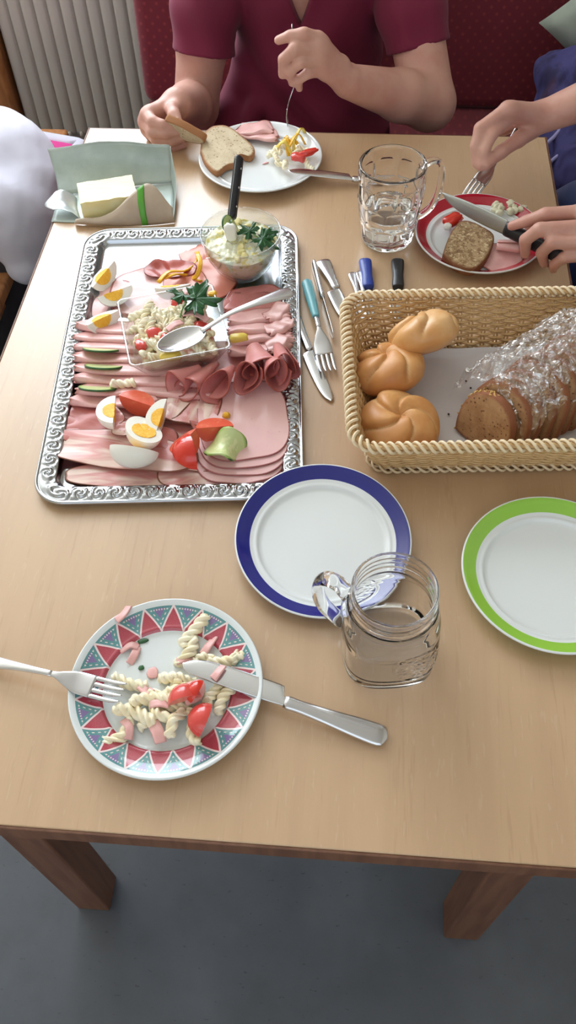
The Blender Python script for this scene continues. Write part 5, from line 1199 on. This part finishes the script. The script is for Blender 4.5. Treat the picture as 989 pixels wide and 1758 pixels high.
# ------------------------------------------------------------------ the person across the table
p1 = thing('person', 'person in a magenta short-sleeved V-neck top eating across the table', 'person', (.36, .33, -.26))
f = Field((.04, -.15, -.30), (.73, .50, .64), .0030)
f.cone((.36, .33, -.14), (.36, .33, -.10), .12, .12, .03); f.ell((.367, .320, .05), (.122, .090, .20), .03); f.ell((.365, .312, .16), (.146, .090, .12), .03)
f.cone((.225, .29, .235), (.36, .275, .27), .045, .055, .03); f.cone((.515, .29, .235), (.36, .275, .27), .045, .055, .03)
f.cone((.36, .275, .24), (.36, .245, .38), .058, .050, .03)
head(f, (.36, .215, .475), (0.0, -.86, -.50))
# their right arm (left in the picture): shoulder, elbow, wrist
EL, WL = V3(.155, .205, -.075), V3(.163, .012, .040)
f.cone((.205, .28, .215), (.175, .23, .03), .054, .047, .02); f.cone((.175, .23, .03), EL, .047, .043, .012); f.cone(EL, (EL*.62+WL*.38), .043, .041, .012); f.cone((EL*.62+WL*.38), WL, .041, .0265, .012)
mc = [ty(252, 196, -.046), ty(248, 209, -.042), ty(253, 223, -.038), ty(263, 236, -.034)]
fg = [[mc[0], ty(262, 208, -.072), ty(278, 214, -.078), ty(292, 217, -.074)], [mc[1], ty(262, 226, -.075), ty(284, 229, -.080), ty(304, 226, -.070)], [mc[2], ty(268, 240, -.072), ty(292, 243, -.076), ty(314, 238, -.064)], [mc[3], ty(278, 250, -.064), ty(298, 254, -.066), ty(316, 250, -.058)]]
hand(f, WL, mc, fg, [ty(303, 184, -.008), ty(296, 188, -.036), ty(299, 198, -.056), ty(305, 208, -.068)], rf=.0092, rw=.027)
# their left arm with the fork
ER, WR = V3(.604, .135, -.020), V3(.458, .020, .078)
f.cone((.525, .28, .215), (.572, .22, .07), .054, .049, .02); f.cone((.572, .22, .07), ER, .049, .047, .012); f.cone(ER, (ER*.62+WR*.38), .047, .043, .012); f.cone((ER*.62+WR*.38), WR, .043, .0275, .012)
mc = [ty(546, 66, -.018), ty(541, 84, -.026), ty(545, 104, -.024), ty(553, 122, -.016)]
fg = [[mc[0], ty(522, 58, -.030), ty(498, 62, -.030), ty(478, 69, -.024)], [mc[1], ty(506, 84, -.044), ty(487, 102, -.038), ty(485, 128, -.026)], [mc[2], ty(516, 106, -.044), ty(498, 122, -.036), ty(502, 142, -.022)], [mc[3], ty(528, 126, -.034), ty(512, 138, -.028), ty(514, 152, -.016)]]
hand(f, WR, mc, fg, [ty(585, 110, .010), ty(545, 92, .016), ty(515, 96, .018), ty(496, 112, .010)], rf=.0096, rw=.029)
V, Fc = f.mesh(); fast_mesh('body', V, Fc, SKIN, p1, 2)
hair((.36, .215, .475), (0, -.86, -.50), 'brown', p1, (84, 60, 44))
# the top
mg = Mat('magenta_cotton', (112, 14, 52), .8, sheen=.08); mg.mix(mg.noise(5, 3).step(.4, .75)*.5, (96, 10, 44)).bump(mg.noise(500, 2), .15, .0006); MAG = mg.m
f = Field((.09, .10, -.31), (.72, .50, .36), .0036)
def torso(x, y, z):
    w_ = .140+.028*np.clip((-.02-z)*6, 0, 2)+.022*np.clip((z-.08)*6, 0, 1); dpt = .114+.018*np.clip((-.02-z)*5, 0, 2)+.006*np.clip((z-.05)*6, 0, 1)
    fold = .0045*np.sin(x*62+5*np.sin(z*14+1))*np.clip((.16-z)*5, .15, 1)+.003*np.sin(x*31-z*40)
    q = np.sqrt(((x-.370)/w_)**2+((y-.315)/dpt)**2); d = (q-1)*dpt+fold; return np.maximum(d, np.maximum(z-.255, -.262-z))
f.put(torso, (.12, .14, -.29), (.60, .49, .27), .01)
f.cone((.22, .29, .225), (.33, .28, .275), .056, .058, .03); f.cone((.50, .29, .225), (.39, .28, .275), .056, .058, .03)
SLV = [((.205, .285, .215), (.178, .225, .022)), ((.525, .285, .215), (.577, .205, .045))]
for a, b in SLV:
    a, b = np.array(a), np.array(b); d = b-a; L = np.linalg.norm(d); d = d/L
    def sleeve(x, y, z, a=a, d=d, L=L):
        px, py, pz = x-a[0], y-a[1], z-a[2]; t = px*d[0]+py*d[1]+pz*d[2]; r = np.sqrt(np.maximum(px*px+py*py+pz*pz-t*t, 0))
        w_ = .062+.004*np.sin(t*60)+.0025*np.sin(x*90+z*30); o_ = np.maximum(r-w_, np.maximum(-.02-t, t-L)); i_ = np.maximum(r-(w_-.009), L-.04-t); return np.maximum(o_, -i_)
    f.put(sleeve, np.minimum(a, b)-.07, np.maximum(a, b)+.07, .016)
for sx_ in (.208, .522): f.cone((sx_, .283, .222), (sx_+(.012 if sx_ < .3 else -.012), .283, .228), .0655, .0655, .02)
# flaring hem at the lit side
f.cone((.262, .29, -.02), (.215, .245, -.150), .030, .052, .03); f.cone((.225, .235, -.10), (.235, .19, -.205), .026, .048, .02); f.cone((.27, .22, -.08), (.215, .18, -.190), .018, .030, .012)
f.cut(lambda x, y, z: np.maximum(np.maximum((.076+np.abs(x-.363)*2.7)-z, y-.30), -1+0*x), (.24, .1, .06), (.48, .30, .36), .004)
f.cut(lambda x, y, z: np.sqrt((x-.36)**2+(y-.262)**2)-.066+0*z, (.28, .18, .16), (.44, .34, .36), .004)
V, Fc = f.mesh(); fast_mesh('short_sleeved_top', V, Fc, MAG, p1, 3)
tr = Mat('magenta_trousers', (120, 24, 70), .8).m
f = Field((.12, -.30, -.74), (.62, .50, -.16), .010)
for sx in (-1, 1):
    f.cone((.36+sx*.085, .34, -.155), (.36+sx*.11, -.06, -.19), .095, .072, .03); f.cone((.36+sx*.11, -.06, -.19), (.36+sx*.11, -.02, -.66), .066, .050, .02)
    f.cone((.36+sx*.11, .0, -.695), (.36+sx*.11, -.14, -.705), .040, .034, .02)
V, Fc = f.mesh(); fast_mesh('trousers', V, Fc, tr, p1, 1)
# fork in that hand
t = thing('fork', 'steel fork held upright over the plain white plate', 'fork'); fork_parts(t)
b = tz(487, 214, .018); a = ty(497, 46, .004); d = (b-a)/np.linalg.norm(b-a); place(t, b-d*.187*.86, b); t.rotation_euler = aim_euler(d, math.radians(90)); t.scale = (.86,)*3
# bread piece held in the other hand
a = ty(284, 206, -.070); b = ty(352, 241, -.082); ex = (b-a)/np.linalg.norm(b-a); vd = (a+b)/2-CAM; vd /= np.linalg.norm(vd); ez = np.cross(ex, vd); ez /= np.linalg.norm(ez)
if ez[2] < 0: ez = -ez
ey = np.cross(ez, ex); ey, ez = ey*math.cos(.5)-ez*math.sin(.5), ez*math.cos(.5)+ey*math.sin(.5); Lb = np.linalg.norm(b-a)
out_ = np.array([(0, -.006), (.002, .016), (Lb*.3, .024), (Lb*.62, .021), (Lb*.85, .013), (Lb, .004), (Lb*.97, -.007), (Lb*.7, -.010), (Lb*.35, -.011)])
V, Fc, E = bread_geo(out_, .0130, 8); o = add('bread_piece', V, Fc, GREYB, None, loc=a-ez*.005, attrs={'edge': E}); o.rotation_euler = Matrix(((ex[0], ey[0], ez[0]), (ex[1], ey[1], ez[1]), (ex[2], ey[2], ez[2]))).to_euler(); tag(o, 'bitten piece of grey bread held between fingers and thumb', 'bread')

# ------------------------------------------------------------------ the person at the right
p2 = thing('person', 'person in navy at the right edge cutting food with knife and fork', 'person', (1.12, -.20, -.29))
f = Field((.57, -.50, -.20), (1.28, .14, .70), .0034)
f.cone((1.14, -.20, -.12), (1.14, -.20, -.08), .11, .11, .03); f.ell((1.13, -.20, .10), (.095, .150, .22), .03); f.ell((1.12, -.20, .22), (.085, .165, .10), .03); f.cone((1.12, -.20, .28), (1.10, -.20, .42), .052, .048, .03)
head(f, (1.06, -.20, .50), (-.86, -.05, -.5))
W1 = ty(934, 200, -.105); E1 = V3(.985, -.085, .185); S1 = V3(1.10, -.035, .285)
f.cone(S1, E1, .050, .041, .014); f.cone(E1, E1*.6+W1*.4, .041, .037, .012); f.cone(E1*.6+W1*.4, W1, .037, .0240, .012)
mc = [ty(870, 187, -.150), ty(884, 193, -.128), ty(896, 202, -.108), ty(905, 212, -.092)]
fg = [[mc[0], ty(824, 220, -.170), ty(816, 250, -.184), ty(817, 281, -.194)], [mc[1], ty(844, 231, -.176), ty(831, 260, -.192), ty(824, 286, -.200)], [mc[2], ty(848, 226, -.125), ty(830, 250, -.150), ty(824, 272, -.168)], [mc[3], ty(866, 224, -.096), ty(846, 226, -.112), ty(836, 246, -.130)]]
hand(f, W1, mc, fg, [ty(914, 222, -.118), ty(890, 240, -.146), ty(860, 261, -.178), ty(833, 283, -.202)], rf=.0090, rw=.026)
W2 = tz(1068, 405, .085); E2 = V3(1.07, -.395, .13); S2 = V3(1.12, -.375, .285)
f.cone(S2, E2, .050, .041, .014); f.cone(E2, E2*.5+W2*.5, .041, .034, .012); f.cone(E2*.5+W2*.5, W2, .034, .0250, .012)
mc = [tz(996, 364, .088), tz(1004, 390, .090), tz(1008, 416, .080), tz(1010, 438, .064)]
fg = [[mc[0], tz(936, 368, .088), tz(904, 380, .074), tz(878, 388, .064)], [mc[1], tz(926, 394, .090), tz(902, 412, .064), tz(902, 436, .038)], [mc[2], tz(948, 416, .080), tz(930, 434, .052), tz(934, 452, .030)], [mc[3], tz(968, 442, .060), tz(952, 454, .040), tz(950, 463, .024)]]
hand(f, W2, mc, fg, [tz(1030, 386, .066), tz(985, 378, .050), tz(944, 382, .042), tz(910, 390, .038)], rf=.0094, rw=.027)
V, Fc = f.mesh(); fast_mesh('body', V, Fc, SKIN, p2, 2)
hair((1.06, -.20, .50), (-.86, -.05, -.5), 'dark', p2, (52, 40, 34))
nv = Mat('navy_cotton', (34, 52, 104), .8, sheen=.2); nv.mix(nv.noise(6, 3).step(.4, .75)*.5, (24, 38, 82)).bump(nv.noise(500, 2), .15, .0006); NAVY = nv.m
f = Field((.80, -.48, -.30), (1.30, .14, .40), .006)
f.put(lambda x, y, z: (np.sqrt(((x-1.125)/(.118+.03*np.clip(-z*4, 0, 1)))**2+((y+.20)/(.178+.02*np.clip(-z*4, 0, 1)))**2)-1)*.118+.004*np.sin(y*50+z*18)+np.maximum(0, np.maximum(z-.30, -.25-z))*2, (.94, -.43, -.27), (1.29, .05, .34), .01)
f.cone((1.11, -.06, .285), (1.03, -.075, .225), .062, .058, .02); f.cone((1.12, -.35, .285), (1.09, -.39, .19), .062, .058, .02)
f.cone((1.06, -.08, -.16), (.90, -.045, -.15), .10, .085, .04); f.cone((.93, -.02, -.12), (.885, .01, -.17), .05, .06, .03)
f.cut(lambda x, y, z: np.sqrt((x-1.10)**2+(y+.20)**2)-.064+0*z, (1.02, -.28, .22), (1.19, -.12, .42), .004)
V, Fc = f.mesh(); fast_mesh('navy_tunic', V, Fc, NAVY, p2, 1)
f = Field((.60, -.45, -.74), (1.30, .10, -.12), .010)
for yy in (-.06, -.34):
    f.cone((1.13, yy, -.19), (.74, yy, -.185), .085, .066, .03); f.cone((.74, yy, -.185), (.78, yy, -.65), .062, .046, .02); f.cone((.78, yy, -.70), (.65, yy, -.706), .038, .032, .02)
V, Fc = f.mesh(); fast_mesh('trousers', V, Fc, Mat('navy_trousers', (30, 42, 84), .8).m, p2, 1)
st = thing('stool', 'wooden stool under the person in navy', 'stool', (1.13, -.20, -TZ))
addm('seat', box_mesh('seat', .34, .36, .04, .01, BEECH), st, (.03, 0, .43))
for sx in (-.1, .16):
    for sy in (-.14, .14): addm('leg', box_mesh('leg', .035, .035, .43, .003, BEECH), st, (sx, sy, 0))
# fork and knife in those hands
t = thing('fork', 'steel fork pressed onto the red-rimmed plate by the right-hand person', 'fork'); fork_parts(t)
b = tz(800, 342, .016); a = ty(893, 214, -.112); d = (b-a)/np.linalg.norm(b-a); place(t, b-d*.187, b); t.rotation_euler = aim_euler(d, math.radians(165))
t = thing('chef_knife', 'broad knife with a black handle held over the red-rimmed plate', 'knife')
kt = tz(757, 334, .056); kb = tz(867, 391, .050); ke = tz(968, 436, .055); d = kt-kb; BLn = np.linalg.norm(d)
t.location = (kb[0], kb[1], kb[2]+TZ); ex = d/BLn; vd = kb-CAM; vd /= np.linalg.norm(vd); ez = -(vd-ex*(vd@ex)); ez /= np.linalg.norm(ez); ey = np.cross(ez, ex)
Rt = rotx(math.radians(-24)); Mx = np.stack([ex, ey, ez], 1)@Rt; t.rotation_euler = Matrix([list(r) for r in Mx]).to_euler()
xs = np.r_[0, .001, .003, np.linspace(.006, BLn*.9, 18), BLn*.96, BLn*.99, BLn]
top = curve([(0, .0100), (BLn*.3, .0115), (BLn*.6, .0110), (BLn*.85, .0062), (BLn, -.003)], xs); bot = curve([(0, -.0120), (BLn*.3, -.0115), (BLn*.6, -.0095), (BLn*.85, -.0065), (BLn, -.004)], xs)
V, Fc = loft(xs, np.maximum((top-bot)/2, .0003), np.full(len(xs), .0009), np.zeros(len(xs)), (top+bot)/2, n=10, p=2.0); add('blade', V, Fc, Mat('matt_blade_steel', (190, 194, 192), .34, 1.0).m, t)
hl = np.linalg.norm(ke-kb); xs = np.r_[0, .002, .006, np.linspace(.012, hl-.01, 10), hl-.004, hl]
V, Fc = loft(-xs, np.r_[.0085, .0105, .0110, np.full(10, .0105), .0100, .0060], np.r_[.004, .0062, .0070, np.full(10, .0072), .0064, .003], np.zeros(len(xs))); add('handle', V, Fc, BLACKP, t)

# ------------------------------------------------------------------ the person at the left, a lap in white
p3 = thing('person', 'person in white clothes sitting at the left edge of the table', 'person', (-.52, .10, -.29))
wh = Mat('white_cotton', (196, 194, 208), .8, sheen=.2); wh.bump(wh.noise(10, 3, dist=.6), .25, .01); WHT = wh.m
f = Field((-.86, -.20, -.32), (-.06, .42, .62), .006)
f.ell((-.62, .12, .06), (.10, .16, .22), .03); f.ell((-.62, .12, .20), (.09, .17, .10), .03); f.cone((-.62, .12, .26), (-.60, .12, .40), .052, .048, .03); head(f, (-.56, .12, .485), (.9, .1, -.35))
for yy, ey_ in ((-.06, -.10), (.30, .33)):
    f.cone((-.62, yy, .24), (-.60, ey_, -.01), .052, .043, .015); f.cone((-.60, ey_, -.01), (-.42, yy*.6+.05, -.03), .041, .027, .012)
    hc = V3(-.42, yy*.6+.05, -.03)
    mcs = [hc+V3(.075, q, -.012) for q in (-.03, -.010, .010, .028)]
    hand(f, hc, mcs, [[m, m+V3(.035, 0, -.008), m+V3(.055, 0, -.022), m+V3(.066, 0, -.036)] for m in mcs], [hc+V3(.01, .02, 0), hc+V3(.04, .045, -.006), hc+V3(.065, .05, -.014), hc+V3(.082, .045, -.024)])
V, Fc = f.mesh(); fast_mesh('body', V, Fc, SKIN, p3, 1)
hair((-.56, .12, .485), (.9, .1, -.35), 'fair', p3, (150, 118, 78))
f = Field((-.90, -.24, -.36), (-.04, .46, .36), .006)
f.put(lambda x, y, z: (np.sqrt(((x+.62)/.135)**2+((y-.12)/.19)**2)-1)*.12+.004*np.sin(y*46+z*20)+np.maximum(0, np.maximum(z-.28, -.30-z))*2, (-.80, -.10, -.32), (-.45, .34, .32), .01)
for yy, ey_ in ((-.06, -.10), (.30, .33)): f.cone((-.62, yy, .24), (-.605, ey_, .02), .064, .058, .02)
# lap and knees under loose cloth
f.cone((-.58, .02, -.185), (-.205, .045, -.215), .105, .085, .04); f.cone((-.58, .24, -.150), (-.215, .145, -.165), .105, .075, .05); f.cone((-.205, .045, -.215), (-.195, .000, -.300), .075, .045, .03)
f.cone((-.21, .145, -.165), (-.180, .100, -.185), .070, .060, .03); f.cone((-.38, .20, -.115), (-.24, .20, -.14), .05, .045, .04)
V, Fc = f.mesh(); V = V+.0022*np.c_[vnoise(V*26, 1, 2), vnoise(V*26, 2, 2), vnoise(V*26, 3, 2)]; fast_mesh('white_clothing', V, Fc, WHT, p3, 1)
f = Field((-.62, -.10, -.74), (-.10, .30, -.20), .010)
for yy, kx in ((.03, -.215), (.17, -.23)): f.cone((kx-.01, yy, -.23), (-.36, yy+.02, -.64), .060, .046, .02); f.cone((-.37, yy+.02, -.700), (-.25, yy+.02, -.706), .036, .030, .02)
V, Fc = f.mesh(); fast_mesh('lower_legs', V, Fc, Mat('dark_stockings', (44, 40, 46), .8).m, p3, 1)
# wooden bench for that side, with a pink cushion on it
wb = thing('wooden_bench', 'brown wooden bench along the left side of the table', 'bench', (-.46, .12, -TZ))
addm('seat_board', box_mesh('seat_board', .50, 1.00, .035, .008, OAK), wb, (-.02, -.10, .395))
for sx in (-.20, .18):
    for sy in (-.55, .36): addm('leg', box_mesh('leg', .045, .045, .395, .004, OAK), wb, (sx, sy, 0))
addm('side_rail', box_mesh('side_rail', .025, .84, .06, .003, OAK), wb, (.18, -.10, .33))
ck_ = Mat('pink_cushion_fabric', (196, 52, 128), .8).m; S = np.zeros((26, 26, 3))
pc = thing('seat_cushion', 'pink seat cushion with a white border behind the white-clothed person', 'cushion', (-.29, .33, -.309), (0, 0, math.radians(-14)))
def pillow(a, b, h, n=26, p=.42):
    S = np.zeros((n, n, 3))
    for i in range(n):
        for j in range(n):
            u, v = -1+2*i/(n-1), -1+2*j/(n-1); k = 1-.10*(1-u*u)*v*v; k2 = 1-.10*(1-v*v)*u*u; z = h*((1-u*u)*(1-v*v))**p; S[i, j] = (a*u*k2*1.0, b*v*k, z)
    top = S.reshape(-1, 3); bt_ = top*np.array([1, 1, -1]); m_ = n*n; g = grid_faces(n, n); return np.vstack([top, bt_]), list(g)+[tuple(i+m_ for i in q[::-1]) for q in g]
V, Fc = pillow(.095, .105, .022); V[:, 2] += .024; add('cover', V, Fc, ck_, pc)
bd = [(-.099+.198*q, -.109, .024) for q in np.linspace(0, 1, 10)]+[(.099, -.109+.218*q, .024) for q in np.linspace(.05, 1, 10)]+[(.099-.198*q, .109, .024) for q in np.linspace(.05, 1, 10)]+[(-.099, .109-.218*q, .024) for q in np.linspace(.05, .95, 9)]
V, Fc = tube(np.array(bd), .011, 10, .017, closed=True); add('white_border', V, Fc, WHT, pc)

# ------------------------------------------------------------------ things on the red bench
cm = Mat('grey_green_cushion_fabric', (150, 158, 146), .85); cm.mix(cm.noise(9, 3, sc=(3, 1, 1)).step(.45, .7), (132, 142, 132)).bump(cm.noise(14, 3, dist=.8), .4, .01)
V, Fc = pillow(.17, .17, .065); V = np.asarray(V)@rotz(math.radians(45)).T@rotx(math.radians(72)).T
o = add('cushion', V, Fc, cm.m, None, loc=(1.075, .470, -.030)); tag(o, 'grey-green cushion leaning on the red bench back', 'cushion')
pu = Mat('purple_patterned_cloth', (58, 54, 106), .85); pu.mix(pu.noise(9, 4, .6, dist=1).step(.42, .6), (40, 34, 74)).mix(pu.noise(6, 3).step(.5, .62), (62, 30, 52)); PURP = pu.m
f = Field((.78, .10, -.28), (1.05, .52, .02), .005)
f.ell((.925, .36, -.155), (.085, .10, .105), .03); f.cone((.865, .40, -.09), (.95, .35, -.06), .035, .05, .03); f.cone((.86, .33, -.20), (.93, .22, -.215), .045, .05, .03); f.ell((.93, .27, -.20), (.075, .12, .062), .03)
V, Fc = f.mesh(); V = V+.006*np.c_[vnoise(V*30, 4, 3), vnoise(V*30, 5, 3), vnoise(V*30, 6, 3)]; jk = thing('jacket', 'purple patterned jacket bundled on the red bench', 'jacket', (.92, .33, -.265)); fast_mesh('bundled_cloth', V, Fc, PURP, jk, 1)
for k, pts in enumerate(([(.855, .235, -.155), (.880, .262, -.142), (.905, .300, -.105)], [(.862, .205, -.178), (.895, .225, -.158), (.93, .25, -.136)])):
    V, Fc = tube(spline(pts, 10), .004, 8); add('pale_piping', V, Fc, Mat('pale_piping', (150, 144, 190), .7).m, jk, world=True)
# ------------------------------------------------------------------ labels that single out the pieces of small heaps, by their order from the left
ORD = ('leftmost', 'second from the left', 'third from the left', 'fourth from the left', 'fifth from the left', 'sixth from the left', 'seventh from the left', 'eighth from the left', 'ninth from the left', 'tenth from the left', 'eleventh from the left', 'twelfth from the left', 'thirteenth from the left', 'fourteenth from the left', 'fifteenth from the left', 'sixteenth from the left')
for grp, text in (('pepper strips in the plate salad', 'yellow pepper strip in the plain white plate salad, '), ('pasta spirals on the plain white plate', 'pasta spiral on the plain white plate, '), ('cubes in the egg salad', 'pale yellow cube on the egg salad, '), ('curd cheese crumbs on the red-rimmed plate', 'white curd crumb on the red-rimmed plate, ')):
    obs = [o for o in bpy.data.objects if o.get('group') == grp]
    def px_of(o):
        d = np.array(o.location)-np.array([0, 0, TZ])-CAM; return float(d@RT/(d@FW))
    for o, word in zip(sorted(obs, key=px_of), ORD): o['label'] = text+word
